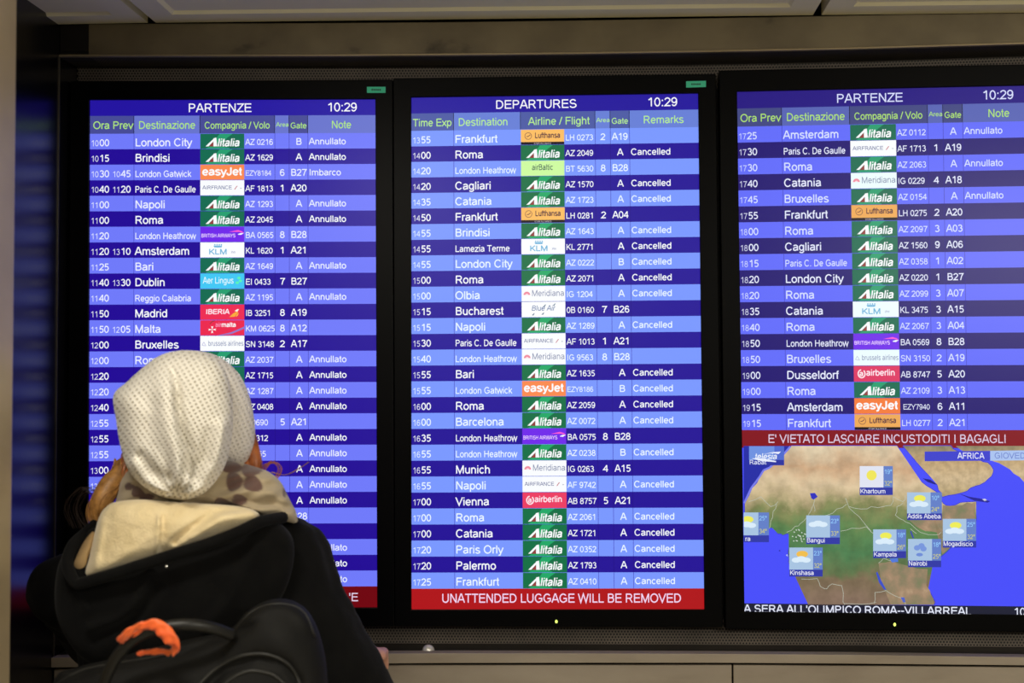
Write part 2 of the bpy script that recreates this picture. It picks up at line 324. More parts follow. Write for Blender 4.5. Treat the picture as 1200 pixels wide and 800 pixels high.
class SB(MB):                            # screen builder: flat print in screen units
    def __init__(s, mon): super().__init__(); s.mon = mon; s.mats = []
    def mi(s, col):
        m = em(col)
        if m not in s.mats: s.mats.append(m)
        return s.mats.index(m)
    def poly(s, pts, col, layer):
        s.add(s.mon.w(pts, layer), [tuple(range(len(pts)))[::-1]], s.mi(col))
    def rect(s, U0, V0, U1, V1, col, layer): s.poly([(U0, V0), (U1, V0), (U1, V1), (U0, V1)], col, layer)
    def disc(s, U, V, ru, rv, col, layer, n=20): s.poly([(U+ru*math.cos(a), V+rv*math.sin(a)) for a in [2*math.pi*i/n for i in range(n)]], col, layer)
    def text(s, t, U, V, e, col, layer=3, wf=1, bold=.012, ital=0, al='l', sk=1, width=None):
        if width: wf = width/(twidth(t)*e)
        X, Fc, wd_ = layout(t, e, wf, bold, ital)
        if not len(X): return
        if al == 'c': U -= wd_/2
        if al == 'r': U -= wd_
        s.add(s.mon.w(np.stack([U+X[:, 0], V-X[:, 1]], 1), layer), Fc, s.mi(col))
    def line(s, pts, w_, col, layer):
        for a, b in zip(pts[:-1], pts[1:]):
            dx, dy = b[0]-a[0], b[1]-a[1]; l = math.hypot(dx, dy) or 1; nx, ny = -dy/l*w_/2, dx/l*w_/2
            s.poly([(a[0]+nx, a[1]+ny), (a[0]-nx, a[1]-ny), (b[0]-nx, b[1]-ny), (b[0]+nx, b[1]+ny)], col, layer)
    def mk(s, name, **k): return mk(name, s.V, s.F, s.mats, s.M, **k)

def logo(sb, kind, U0, V0, U1, V1, k):
    w_, h_ = U1-U0, V1-V0
    p = lambda a, b: (U0+a*w_, V0+b*h_)
    def R(col): sb.rect(U0, V0, U1, V1, col, 2)
    def T(t, a0, a1, b, cap, col, **q):
        bold = q.pop('bold', .015); e = cap*h_/.718; sb.text(t, U0+a0*w_, V0+b*h_, e, col, 5, width=(a1-a0)*w_, bold=bold, **q)
    def PL(pts, col, l=4): sb.poly([p(*q) for q in pts], col, l)
    Wh = (250, 253, 255)
    if kind == 'AZ':
        R((20, 108, 82) if k != 1 else (18, 112, 70))
        lt = (38, 158, 112) if k != 1 else (34, 168, 104)
        PL([(.44, 0), (.74, 0), (.62, .25), (.50, .62), (.30, .62), (.38, .25)], lt, 3); PL([(.12, 1), (.2, .86), (.5, .86), (.66, .94), (.66, 1)], lt, 3)
        PL([(.12, .84), (.30, .34), (.35, .26), (.365, .26), (.30, .5), (.185, .84)], Wh); PL([(.30, .3), (.365, .26), (.385, .84), (.30, .84)], Wh)
        PL([(.20, .84), (.295, .52), (.298, .84)], (150, 60, 62))
        T('litalia', .385, .89, .84, .52, Wh, ital=.16, bold=.035)
    elif kind == 'U2': R((250, 138, 80) if k != 2 else (245, 125, 60)); T('easyJet', .04, .95, .70, .52, Wh, bold=.045)
    elif kind == 'AF': R((250, 252, 255)); T('AIRFRANCE', .05, .72, .6, .24, (90, 100, 150)); PL([(.77, .62), (.79, .62), (.85, .38), (.83, .38)], (190, 70, 90)); PL([(.90, .5), (.95, .52), (.92, .58)], (170, 175, 190))
    elif kind == 'BA':
        R((112, 40, 235)); T('BRITISH AIRWAYS', .02, .80, .70, .24, (235, 205, 255), bold=.03)
        PL([(.65, .34), (.86, .22), (.95, .30), (.99, .42), (.88, .34)], (255, 90, 210)); PL([(.86, .48), (.92, .42), (.99, .42), (.93, .54), (.86, .52)], Wh)
    elif kind == 'KL':
        R((238, 252, 255) if k == 2 else (252, 254, 255)); c = (110, 180, 220)
        T('KLM', .19, .61, .80, .36, c, bold=.03)
        for a in (.33, .38, .43, .48): sb.disc(*p(a, .16), .9, .9, c, 4, 8)
        PL([(.32, .34), (.30, .22), (.50, .22), (.48, .34)], c); T('airfrance', .70, .80, .72, .16, (140, 150, 190))
    elif kind == 'EI': R((66, 200, 245)); T('Aer Lingus', .06, .76, .66, .42, (225, 250, 255)); [sb.disc(*p(a, b), 2.2, 1.6, (90, 245, 180), 4, 8) for a, b in ((.84, .62), (.91, .50), (.88, .30))]
    elif kind == 'IB': R((238, 45, 85)); T('IBERIA', .12, .66, .62, .32, (255, 235, 245), bold=.035, ital=.08); PL([(.66, .82), (.74, .60), (.84, .42), (.86, .52), (.78, .80)], (250, 170, 60)); PL([(.78, .42), (.84, .30), (.88, .30), (.84, .48)], (255, 240, 240)); PL([(.80, .80), (.86, .55), (.87, .60), (.84, .76)], (250, 190, 70))
    elif kind == 'KM':
        R((236, 42, 80)); T('air', .34, .48, .44, .30, (250, 150, 190)); T('malta', .48, .81, .44, .30, Wh, bold=.035)
        PL([(.40, 1), (.70, .80), (1, .42), (1, .56), (.72, .90), (.48, 1)], (140, 120, 200), 4)
        for q in range(4):
            a = math.pi/4+q*math.pi/2; c = p(.27, .62)
            for tt in (0, 1):
                sb.poly([c, (c[0]+5*math.cos(a-math.pi/4-.28), c[1]+4.6*math.sin(a-math.pi/4-.28)), (c[0]+3.6*math.cos(a-math.pi/4), c[1]+3.3*math.sin(a-math.pi/4)), (c[0]+5*math.cos(a-math.pi/4+.28), c[1]+4.6*math.sin(a-math.pi/4+.28))], Wh, 4)
        sb.line([p(.22, .24), p(.28, .06), p(.33, .04)], 1, (150, 60, 60), 4)
    elif kind == 'SN': R((252, 254, 255) if k != 2 else (236, 252, 255)); T('brussels airlines', .18, .98, .66, .34, (140, 150, 185), bold=.01); sb.line([p(.04, .62), p(.08, .40), p(.13, .66), p(.04, .62)], .7, (190, 190, 225), 4)
    elif kind == 'LH':
        sb.rect(U0, V0, U1, V0+.82*h_, (252, 190, 100) if k != 2 else (238, 170, 88), 2); sb.rect(U0, V0+.82*h_, U1, V1, (25, 12, 28), 2)
        T('Lufthansa', .32, .91, .56, .36, (60, 25, 65), bold=.03)
        c = p(.17, .42); sb.line([(c[0]+4*math.cos(a), c[1]+4*math.sin(a)) for a in np.linspace(0, 2*math.pi, 17)], .7, (130, 85, 75), 4); sb.line([(c[0]-2.2, c[1]+.6), (c[0]-.3, c[1]+.6), (c[0]+2.4, c[1]-1.4)], .9, (110, 65, 65), 4)
        T('STAR ALLIANCE', .30, .70, .97, .10, (190, 180, 190))
    elif kind == 'BT': R((205, 250, 160)); T('airBaltic', .25, .74, .62, .38, (40, 75, 85), bold=.012)
    elif kind == 'IG':
        R((250, 252, 255) if k != 2 else (236, 252, 255)); T('Meridiana', .23, .98, .66, .40, (120, 130, 165), bold=0)
        c = p(.12, .58); sb.poly([(c[0]+4*math.cos(a), c[1]-4*math.sin(a)) for a in np.linspace(0, math.pi, 11)], (240, 140, 160), 4)
        sb.poly([(c[0]+1.8*math.cos(a), c[1]-1.6*math.sin(a)) for a in np.linspace(0, math.pi, 7)], (252, 215, 222), 5)
    elif kind == '0B': R((252, 254, 255)); T('Blue Air', .22, .76, .58, .34, (105, 125, 170), ital=.15); [PL([(a, b), (a+.05, b-.14), (a+.07, b-.14), (a+.04, b+.02)], (110, 130, 155)) for a, b in ((.49, .32), (.71, .26), (.23, .88), (.45, .84))]
    elif kind == 'AB': R((236, 62, 100) if k != 2 else (222, 55, 100)); T('airberlin', .27, .90, .62, .40, (255, 230, 240), bold=.03); c = p(.17, .50); sb.line([(c[0]+4*math.cos(a), c[1]+4.6*math.sin(a)) for a in np.linspace(-.9, 4.6, 16)], 1.4, (255, 235, 242), 4); sb.text('a', c[0]-2.6, c[1]+2.6, 8.5, (255, 240, 245), 5, bold=.03)

LOGOLAB = {'AZ': 'green airline tile with white italic lettering', 'U2': 'orange airline tile with white rounded lettering', 'AF': 'white airline tile with small blue capitals', 'BA': 'purple airline tile with white capitals', 'KL': 'white airline tile with pale blue letters and crown', 'EI': 'turquoise airline tile with pale lettering', 'IB': 'red airline tile with white capitals and yellow wing', 'KM': 'red airline tile with white eight-pointed cross', 'SN': 'white airline tile with thin grey lettering', 'LH': 'yellow airline tile over a black strip', 'BT': 'lime airline tile with dark lettering', 'IG': 'white airline tile with grey serif-like lettering and pink arc', '0B': 'white airline tile with slanted blue lettering', 'AB': 'pink red airline tile with white rounded lettering'}
Yp = -.045
mon = [Mon([(105.6, 117.6), (440.3, 116.6), (442.5, 711.3), (104, 712.3)], Yp),
       Mon([(482.2, 114.6), (817.9, 109.8), (825.2, 713.5), (482.4, 713.7)], Yp),
       Mon([(863.4, 107.8), (1208.5, 100.4), (1218.5, 720), (872.2, 716)], Yp)]
outer = [[(84, 96), (460.3, 94), (462.5, 733), (80, 734)], [(461.3, 92.3), (838.5, 87.5), (846.5, 734), (463.3, 733)], [(842.5, 83.5), (1228, 75.5), (1240, 739.5), (850, 736)]]
# per screen colours: light row, dark row, title, header dark, header light, red, text on light, text on dark
CL = [dict(li=(112, 122, 250), da=(36, 12, 150), ti=(36, 20, 160), hd=(72, 76, 150), hl=(104, 116, 205), rd=(112, 6, 16), tl=(236, 240, 255), td=(248, 250, 255), h=(178, 232, 120)),
      dict(li=(122, 152, 255), da=(36, 16, 150), ti=(36, 22, 155), hd=(78, 92, 165), hl=(104, 128, 215), rd=(176, 20, 26), tl=(236, 248, 255), td=(248, 250, 255), h=(184, 238, 140)),
      dict(li=(98, 108, 250), da=(32, 18, 112), ti=(38, 22, 128), hd=(66, 72, 130), hl=(88, 100, 180), rd=(132, 16, 30), tl=(216, 224, 255), td=(228, 232, 255), h=(176, 226, 110))]
COL = [[0, 52.5, 131, 183.8, 220, 237, 259.3, 340], [0, 50.6, 130, 182, 218.5, 236.3, 259, 340], [0, 52.5, 131.5, 185, 221.5, 239, 261.5, 340]]
HEAD = [("PARTENZE", ["Ora Prev", "Destinazione", "Compagnia / Volo", "Area", "Gate", "Note"]), ("DEPARTURES", ["Time Exp", "Destination", "Airline / Flight", "Area", "Gate", "Remarks"]), ("PARTENZE", ["Ora Prev", "Destinazione", "Compagnia / Volo", "Area", "Gate", "Note"])]
A_ = 'Annullato'; C_ = 'Cancelled'
ROWS = [[("1000", "", "London City", "AZ", "AZ 0216", "", "B", A_), ("1015", "", "Brindisi", "AZ", "AZ 1629", "", "A", A_), ("1030", "1045", "London Gatwick", "U2", "EZY8184", "6", "B27", "Imbarco"), ("1040", "1120", "Paris C. De Gaulle", "AF", "AF 1813", "1", "A20", ""), ("1100", "", "Napoli", "AZ", "AZ 1293", "", "A", A_), ("1100", "", "Roma", "AZ", "AZ 2045", "", "A", A_), ("1120", "", "London Heathrow", "BA", "BA 0565", "8", "B28", ""), ("1120", "1310", "Amsterdam", "KL", "KL 1620", "1", "A21", ""), ("1125", "", "Bari", "AZ", "AZ 1649", "", "A", A_), ("1140", "1330", "Dublin", "EI", "EI 0433", "7", "B27", ""), ("1140", "", "Reggio Calabria", "AZ", "AZ 1195", "", "A", A_), ("1150", "", "Madrid", "IB", "IB 3251", "8", "A19", ""), ("1150", "1205", "Malta", "KM", "KM 0625", "8", "A12", ""), ("1200", "", "Bruxelles", "SN", "SN 3148", "2", "A17", ""), ("1200", "", "Roma", "AZ", "AZ 2037", "", "A", A_), ("1220", "", "", "AZ", "AZ 1715", "", "A", A_), ("1220", "", "", "AZ", "AZ 1287", "", "A", A_), ("1240", "", "", "AZ", "AZ 0408", "", "A", A_), ("1255", "", "", "", "   0690", "5", "A21", ""), ("1255", "", "", "", "   0312", "", "A", A_), ("1255", "", "", "", "    265", "", "A", A_), ("1300", "", "", "", "", "", "A", A_), ("1300", "", "", "", "", "", "A", A_), ("13", "", "", "", "", "", "A", A_), ("13", "", "", "", "", "", "B28", ""), ("", "", "", "", "", "", "", ""), ("", "", "", "", "", "", "", A_), ("", "", "", "", "", "", "", A_), ("", "", "", "", "", "", "", A_)],
 [("1355", "", "Frankfurt", "LH", "LH 0273", "2", "A19", ""), ("1400", "", "Roma", "AZ", "AZ 2049", "", "A", C_), ("1420", "", "London Heathrow", "BT", "BT 5630", "8", "B28", ""), ("1420", "", "Cagliari", "AZ", "AZ 1570", "", "A", C_), ("1435", "", "Catania", "AZ", "AZ 1723", "", "A", C_), ("1450", "", "Frankfurt", "LH", "LH 0281", "2", "A04", ""), ("1455", "", "Brindisi", "AZ", "AZ 1643", "", "A", C_), ("1455", "", "Lamezia Terme", "KL", "KL 2771", "", "A", C_), ("1455", "", "London City", "AZ", "AZ 0222", "", "B", C_), ("1500", "", "Roma", "AZ", "AZ 2071", "", "A", C_), ("1500", "", "Olbia", "IG", "IG 1204", "", "A", C_), ("1515", "", "Bucharest", "0B", "0B 0160", "7", "B26", ""), ("1515", "", "Napoli", "AZ", "AZ 1289", "", "A", C_), ("1530", "", "Paris C. De Gaulle", "AF", "AF 1013", "1", "A21", ""), ("1540", "", "London Heathrow", "IG", "IG 9563", "8", "B28", ""), ("1555", "", "Bari", "AZ", "AZ 1635", "", "A", C_), ("1555", "", "London Gatwick", "U2", "EZY8186", "", "B", C_), ("1600", "", "Roma", "AZ", "AZ 2059", "", "A", C_), ("1600", "", "Barcelona", "AZ", "AZ 0072", "", "A", C_), ("1635", "", "London Heathrow", "BA", "BA 0575", "8", "B28", ""), ("1655", "", "London Heathrow", "AZ", "AZ 0238", "", "B", C_), ("1655", "", "Munich", "IG", "IG 0263", "4", "A15", ""), ("1655", "", "Napoli", "AF", "AF 9742", "", "A", C_), ("1700", "", "Vienna", "AB", "AB 8757", "5", "A21", ""), ("1700", "", "Roma", "AZ", "AZ 2061", "", "A", C_), ("1700", "", "Catania", "AZ", "AZ 1721", "", "A", C_), ("1720", "", "Paris Orly", "AZ", "AZ 0352", "", "A", C_), ("1720", "", "Palermo", "AZ", "AZ 1793", "", "A", C_), ("1725", "", "Frankfurt", "AZ", "AZ 0410", "", "A", C_)],
 [("1725", "", "Amsterdam", "AZ", "AZ 0112", "", "A", A_), ("1730", "", "Paris C. De Gaulle", "AF", "AF 1713", "1", "A19", ""), ("1730", "", "Roma", "AZ", "AZ 2063", "", "A", A_), ("1740", "", "Catania", "IG", "IG 0229", "4", "A18", ""), ("1745", "", "Bruxelles", "AZ", "AZ 0154", "", "A", A_), ("1755", "", "Frankfurt", "LH", "LH 0275", "2", "A20", ""), ("1800", "", "Roma", "AZ", "AZ 2097", "3", "A03", ""), ("1800", "", "Cagliari", "AZ", "AZ 1560", "9", "A06", ""), ("1815", "", "Paris C. De Gaulle", "AZ", "AZ 0358", "1", "A02", ""), ("1820", "", "London City", "AZ", "AZ 0220", "1", "B27", ""), ("1820", "", "Roma", "AZ", "AZ 2099", "3", "A07", ""), ("1835", "", "Catania", "KL", "KL 3475", "3", "A15", ""), ("1840", "", "Roma", "AZ", "AZ 2067", "3", "A04", ""), ("1850", "", "London Heathrow", "BA", "BA 0569", "8", "B28", ""), ("1850", "", "Bruxelles", "SN", "SN 3150", "2", "A19", ""), ("1900", "", "Dusseldorf", "AB", "AB 8747", "5", "A20", ""), ("1900", "", "Roma", "AZ", "AZ 2109", "3", "A13", ""), ("1915", "", "Amsterdam", "U2", "EZY7940", "6", "A11", ""), ("1915", "", "Frankfurt", "LH", "LH 0277", "2", "A21", "")]]
MLAB = ['left departure monitor partly hidden by the white hat', 'middle departure monitor headed DEPARTURES above red luggage warning', 'right departure monitor with Africa weather map in its lower part']
m_led = P('green_status_light', (20, 30, 5), emit=(225, 255, 110), es=1.6)
m_stick = P('green_sticker', (70, 228, 185), .5, emit=None); m_stick2 = P('dark_green_print', (15, 85, 65), .5)
for k in range(3):
    M = mon[k]; c = CL[k]; U = COL[k]; oc = outer[k]
    base = UP((oc[2][0]+oc[3][0])/2, oc[2][1], Yp)
    t = empty('departure_monitor', base, MLAB[k], 'monitor')
    # bezel ring and housing
    ow = [np.array(UP(x, y, Yp)) for x, y in oc]; iw = [np.array(q) for q in M.w([(0, 0), (340, 0), (340, 600), (0, 600)])]
    fr = -.007; mb = MB(); V = []
    for ring, dy in ((ow, .0), (ow, fr), (iw, fr), (iw, .0012)):
        V += [tuple(q+np.array([0, dy, 0])) for q in ring]
    mb.add(V, [(r*4+j, r*4+(j+1) % 4, r*4+4+(j+1) % 4, r*4+4+j) for r in range(3) for j in range(4)])
    bz = mb.mk('bezel', m_black, parent=t); bevel(bz, .0012)
    mb = MB(); V = [tuple(q+np.array([0, dy, 0])) for dy in (.0005, .036) for q in ow]
    mb.add(V, [(0, 1, 2, 3), (4, 7, 6, 5)]+[(j, 4+j, 4+(j+1) % 4, (j+1) % 4) for j in range(4)]); mb.mk('housing', m_black, parent=t)
    # screen content
    hd = [18.6, 39.9] if k < 2 else [19.2, 40.2]
    n = len(ROWS[k]); yend = 575.5 if k < 2 else 391; ph = (yend-hd[1])/n
    if k == 1: hd = [18.8, 39.6]; ph = (576.3-hd[1])/n; yend = 576.3
    sb = SB(M); sb.rect(0, 0, 340, 600, (10, 8, 30), 0); sb.mk('screen_panel', parent=t)
    sb = SB(M); sb.rect(0, 0, 340, hd[0], c['ti'], 1); hp = sb.mk('title_bar', parent=t)
    sb = SB(M)
    ttl = HEAD[k][0]
    tx = {0: (116.5, 192.5), 1: (100, 197), 2: (116, 193.5)}[k]
    sb.text(ttl, tx[0], hd[0]-4.2, 14.2, (250, 250, 255) if k < 2 else (215, 220, 255), 4, width=tx[1]-tx[0], bold=.008)
    sb.mk('title_text', parent=hp); sb = SB(M)
    sb.text('10:29', {0: 282, 1: 280, 2: 284}[k], hd[0]-4.6, 14.6, (250, 250, 255) if k < 2 else (215, 220, 255), 4, width=36, bold=.008)
    sb.mk('clock_text', parent=hp)
    sb = SB(M)
    for i, (a, b, cc) in enumerate([(0, U[1], 'hd'), (U[1], U[2], 'hl'), (U[2], U[4], 'hd'), (U[4], U[5], 'hl'), (U[5], U[6], 'hd'), (U[6], 340, 'hl')]): sb.rect(a, hd[0], b-(.7 if i < 5 else 0), hd[1], c[cc], 1)
    hb = sb.mk('heading_bar', parent=t)
    sb = SB(M); hx = [(3.5, 51.5), (U[1]+5, U[2]-5.5), (U[2]+5, U[4]-6), (U[4]+1.2, U[5]-.5), (U[5]+1.3, U[6]-1.5), ((287, 311) if k == 0 else (275, 323) if k == 1 else (290, 315))]
    if k == 1: hx[0] = (1.5, 48); hx[1] = (U[1]+5, 115); hx[2] = (U[2]+9, 212)
    for tt, (a, b), e in zip(HEAD[k][1], hx, (12.6, 12.8, 11.4 if k != 1 else 12.6, 7, 9.8, 12.6)):
        sb = SB(M); sb.text(tt, a, hd[0]+15.6 if e > 8 else hd[0]+13.4, e, c['h'], 4, width=b-a, bold=.010)
        sb.mk('heading_text', parent=hb)
    for i, (t1, t2, dest, lg, fl, ar, gt, nt) in enumerate(ROWS[k]):
        v0 = hd[1]+i*ph; v1 = v0+ph; dark = (i % 2 == 1); bg = c['da'] if dark else c['li']; tc = c['td'] if dark else c['tl']; bo = .018 if dark else .017
        sb = SB(M); sb.rect(0, v0, 340, v1, bg, 1)
        dv = (30, 8, 130) if dark else (70, 70, 190)
        for j, uu in enumerate(U[1:7]):
            if j in (0, 4, 3, 5): sb.rect(uu-.45, v0, uu+.15, v1, dv, 2)
        row = sb.mk('flight_row', parent=t)
        vb = v0+ph*.80
        dim = tuple(int(x*.9+bgc*.1) for x, bgc in zip(tc, bg))
        def piece(name, *args, **kw):
            sb = SB(M)
            for ar_, kw_ in (args if isinstance(args[0], tuple) else [(args, kw)]): sb.text(*ar_, **kw_)
            sb.mk(name, parent=row)
        for q, (tt, u) in enumerate(((t1, 1.2), (t2, 26.8))):
            if tt: piece('time_text', ((tt[:2], u, vb, 9.8, dim, 3), dict(width=9.2, bold=.0)), *([((tt[2:], u+10, vb, 11.4, tc, 3), dict(width=11.9, bold=bo))] if tt[2:] else []))
        if dest:
            w_ = twidth(dest)
            if w_ < 6.0: piece('destination_text', dest, U[1]+1, vb+.3, 13, tc, 3, bold=bo, wf=.98)
            else: piece('destination_text', dest, U[1]+1, vb, 10.6, tc, 3, bold=bo-.004, width=min(w_*9.35, 72.5))
        if fl:
            if fl.startswith('EZY'): piece('flight_number', fl, U[3]+.8+(2 if k == 2 else 0), vb-1.3, 8.6, tc, 3, width=31, bold=.004)
            else: piece('flight_number', fl.strip(), U[3]+.9+twidth(' ')*8.75*(len(fl)-len(fl.lstrip())), vb-1, 9.7, tc, 3, width=twidth(fl.strip())*8.75, bold=bo-.006)
        if ar: piece('area_number', ar, (U[4]+U[5])/2, vb-1, 11, tc, 3, al='c', bold=bo)
        if gt:
            if len(gt) == 1: piece('gate_letter', gt, U[5]+11.4, vb-1, 11, tc, 3, al='c', bold=bo)
            else: piece('gate_number', gt, U[5]+1.6, vb-1, 11.2, tc, 3, bold=bo, width=19)
        if nt: piece('remark_text', nt, U[6]+1, vb-1.3, 10.6, tc, 3, bold=bo-.002)
        if lg:
            sb = SB(M); logo(sb, lg, U[2]+.2, v0+.4, U[3]-.4, v1-.2, k); sb.mk('airline_logo', parent=row, label=LOGOLAB[lg])
    # red warning band
    vr0, vr1 = (yend, 600) if k < 2 else (391, 411.3)
    sb = SB(M); sb.rect(0, vr0, 340, vr1, c['rd'], 1); rb = sb.mk('warning_band', parent=t, label='red warning band')
    sb = SB(M)
    if k == 1: sb.text('UNATTENDED LUGGAGE WILL BE REMOVED', 35, vr1-7.6, 14.2, (245, 215, 245), 4, width=279, bold=.012)
    if k == 2: sb.text("E' VIETATO LASCIARE INCUSTODITI I BAGAGLI", 30.5, vr1-5.6, 13.4, (225, 205, 230), 4, width=275, bold=.008)
    if k == 0: sb.text("'E", 306, vr1-7.2, 13.4, (225, 205, 230), 4, bold=.008)
    sb.mk('warning_text', parent=rb)
    # status light and green sticker
    if k:
        lx, ly = ((652, 728), (1048.5, 731.5))[k-1]; p = np.array(UP(lx, ly, Yp-.007))
        mb = MB(); mb.add([tuple(p+np.array([.0026*math.cos(a)*s_, -h, .0034*math.sin(a)*s_])) for h, s_ in ((0, 1), (.0018, .75)) for a in [2*math.pi*i/10 for i in range(10)]], [(i, (i+1) % 10, 10+(i+1) % 10, 10+i) for i in range(10)]+[tuple(range(10, 20))]); mb.mk('status_light', m_led, parent=t, label='tiny glowing yellow green light')
    if k < 2:
        q = (((430, 101.6), (451.8, 101.6), (451.8, 108.8), (430, 108.8)), ((804, 95.2), (827.3, 94.6), (827.3, 102), (804, 102.6)))[k]
        mb = MB(); mb.add([UP(*a, Yp-.0078) for a in q]+[UP(*a, Yp-.007) for a in q], [(0, 1, 2, 3)]+[(j, 4+j, 4+(j+1) % 4, (j+1) % 4) for j in range(4)]); st = mb.mk('sticker', m_stick, parent=t, label='small green sticker on the upper right corner of the bezel')
        cx, cy = q[0][0]*.5+q[1][0]*.5, q[0][1]*.5+q[2][1]*.5; mb = MB()
        for j in range(5): mb.add([UP(cx-5.5+j*2.3+a, cy+b, Yp-.0081) for a, b in ((0, -1), (1.6, -1), (1.6, 1), (0, 1))], [(0, 1, 2, 3)])
        mb.mk('print', m_stick2, parent=st)
    if k == 2:
        # ---- weather map in the lower part of the right screen
        s4 = lambda pts: [M.inv(860+x/3.479, 510+y/3.479) for x, y in pts]
        s6 = lambda pts: [M.inv(1030+x/6.667, 520+y/6.667) for x, y in pts]
        sb = SB(M); sb.rect(0, 411.5, 340, 592.5, (72, 78, 250), 1); sea = sb.mk('weather_map', parent=t, label='weather map of Africa with blue sea')
        def landmat(name, stops, sc, gen=True):
            m = P(name, (4, 4, 5), .3, 0, .2); b = m.node_tree.nodes['Principled BSDF']
            tc_ = node(m, 'ShaderNodeTexCoord'); sp = node(m, 'ShaderNodeSeparateXYZ'); n1 = node(m, 'ShaderNodeTexNoise', i_Scale=sc, i_Detail=7, i_Roughness=.62)
            lk(m, tc_, 'Object', n1, 'Vector'); lk(m, tc_, 'Generated', sp, 'Vector')
            a = node(m, 'ShaderNodeMath', operation='MULTIPLY_ADD'); a.inputs[1].default_value = .42; a.inputs[2].default_value = -.21; lk(m, n1, 'Fac', a, 0)
            ad = node(m, 'ShaderNodeMath', operation='ADD'); lk(m, sp, 'Z', ad, 0); lk(m, a, 0, ad, 1)
            r = ramp(m, stops); lk(m, ad, 0, r, 'Fac')
            n2 = node(m, 'ShaderNodeTexNoise', i_Scale=sc*3.2, i_Detail=6); lk(m, tc_, 'Object', n2, 'Vector'); r2 = ramp(m, [(.35, (150, 150, 150)), (.62, (255, 255, 255))]); lk(m, n2, 'Fac', r2, 'Fac')
            mx = node(m, 'ShaderNodeMix', data_type='RGBA', blend_type='MULTIPLY'); mx.inputs[0].default_value = .35; lk(m, r, 'Color', mx, 6); lk(m, r2, 'Color', mx, 7); lk(m, mx, 2, b, 'Emission Color')
            b.inputs['Emission Strength'].default_value = 1; return m
        m_afr = landmat('printed_land', [(0, (140, 116, 98)), (.16, (132, 114, 88)), (.22, (104, 122, 80)), (.34, (84, 134, 86)), (.50, (100, 138, 84)), (.60, (138, 142, 92)), (.68, (204, 184, 142)), (.76, (226, 202, 164)), (.87, (212, 174, 136)), (1, (230, 210, 176))], 11)
        m_ara = landmat('printed_desert', [(0, (180, 160, 115)), (.35, (215, 190, 150)), (.7, (200, 170, 125)), (1, (150, 140, 110))], 26)
        def land(name, pts, mat, layer=2):
            me_v = M.w(pts, layer); n_ = len(pts)
            bm = bmesh.new(); vs = [bm.verts.new(v-loc_of(sea)) for v in me_v]; bm.faces.new(vs[::-1]); bmesh.ops.triangulate(bm, faces=bm.faces[:])
            me = bpy.data.meshes.new(name); bm.to_mesh(me); bm.free(); me.materials.append(mat); o = bpy.data.objects.new(name, me); S.collection.objects.link(o); o.parent = sea; return o
        def jag(pts, amp, closed=True):
            rnd = random.Random(5); out = []; n_ = len(pts)
            for i in range(n_ if closed else n_-1):
                a, b = pts[i], pts[(i+1) % n_]; out.append(a); l = math.hypot(b[0]-a[0], b[1]-a[1])
                if l > 12 and not (a[1] < 50 and b[1] < 50) and not (a[1] > 680 and b[1] > 680): out.append(((a[0]+b[0])/2+rnd.uniform(-amp, amp), (a[1]+b[1])/2+rnd.uniform(-amp, amp)))
            if not closed: out.append(pts[-1])
            return out
        africa = [(235, 43), (205, 78), (150, 130), (125, 140), (108, 170), (75, 215), (45, 278), (46, 378), (145, 378), (170, 376), (180, 400), (200, 406), (225, 400), (236, 430), (230, 455), (222, 480), (224, 515), (240, 555), (268, 585), (285, 625), (297, 660), (303, 690), (815, 690), (820, 680), (805, 650), (785, 612), (790, 570), (812, 525), (850, 488), (880, 460), (930, 425), (965, 390), (988, 345), (984, 318), (988, 270), (950, 272), (905, 284), (865, 286), (845, 265), (838, 240), (800, 215), (765, 190), (735, 165), (722, 125), (690, 90), (665, 43)]
        arabia = [(690, 43), (720, 75), (745, 108), (790, 155), (820, 182), (835, 222), (850, 250), (900, 240), (950, 226), (985, 205), (1022, 190), (1050, 165), (1057, 140), (1035, 112), (1000, 98), (950, 82), (905, 62), (885, 43)]
        iran = [(905, 43), (930, 62), (990, 80), (1062, 105), (1105, 120), (1140, 155), (1183, 190), (1240, 215), (1240, 43)]
        sb = SB(M)
        for pl in (jag(africa, 4), jag(arabia, 4)): sb.line(s4(pl+[pl[0]]), 1.6, (60, 60, 200), 1.5)
        sb.mk('coast_outline', parent=sea)  # darker blue line drawn around the coasts of the map
        land('land', s4(jag(africa, 4)), m_afr); land('land', s4(jag(arabia, 4)), m_ara); land('land', s4(jag(iran, 4)), m_ara)
        m_brn = noisy('printed_highland', [(.3, (4, 4, 4)), (.7, (4, 4, 4))], 3); nt_ = m_brn.node_tree; bb_ = nt_.nodes['Principled BSDF']
        tcb = node(m_brn, 'ShaderNodeTexCoord'); nb = node(m_brn, 'ShaderNodeTexNoise', i_Scale=34, i_Detail=6); lk(m_brn, tcb, 'Object', nb, 'Vector'); rb2 = ramp(m_brn, [(.3, (112, 122, 84)), (.45, (134, 122, 94)), (.6, (160, 132, 104)), (.75, (190, 162, 130))]); lk(m_brn, nb, 'Fac', rb2, 'Fac'); lk(m_brn, rb2, 'Color', bb_, 'Emission Color'); bb_.inputs['Emission Strength'].default_value = 1
        for pl in ([(852, 284), (905, 285), (950, 273), (986, 271), (982, 318), (980, 345), (925, 425), (850, 485), (846, 400), (780, 390), (715, 345), (760, 330), (850, 320)], [(590, 520), (640, 512), (700, 530), (790, 545), (785, 612), (803, 650), (815, 690), (640, 690), (600, 600)]): land('highland', s4(jag(pl, 6)), m_brn, 2.2)
        sb = SB(M); nw = [(40, 43), (232, 43), (203, 77), (148, 129), (123, 139), (106, 169), (73, 213), (43, 275), (40, 275)]
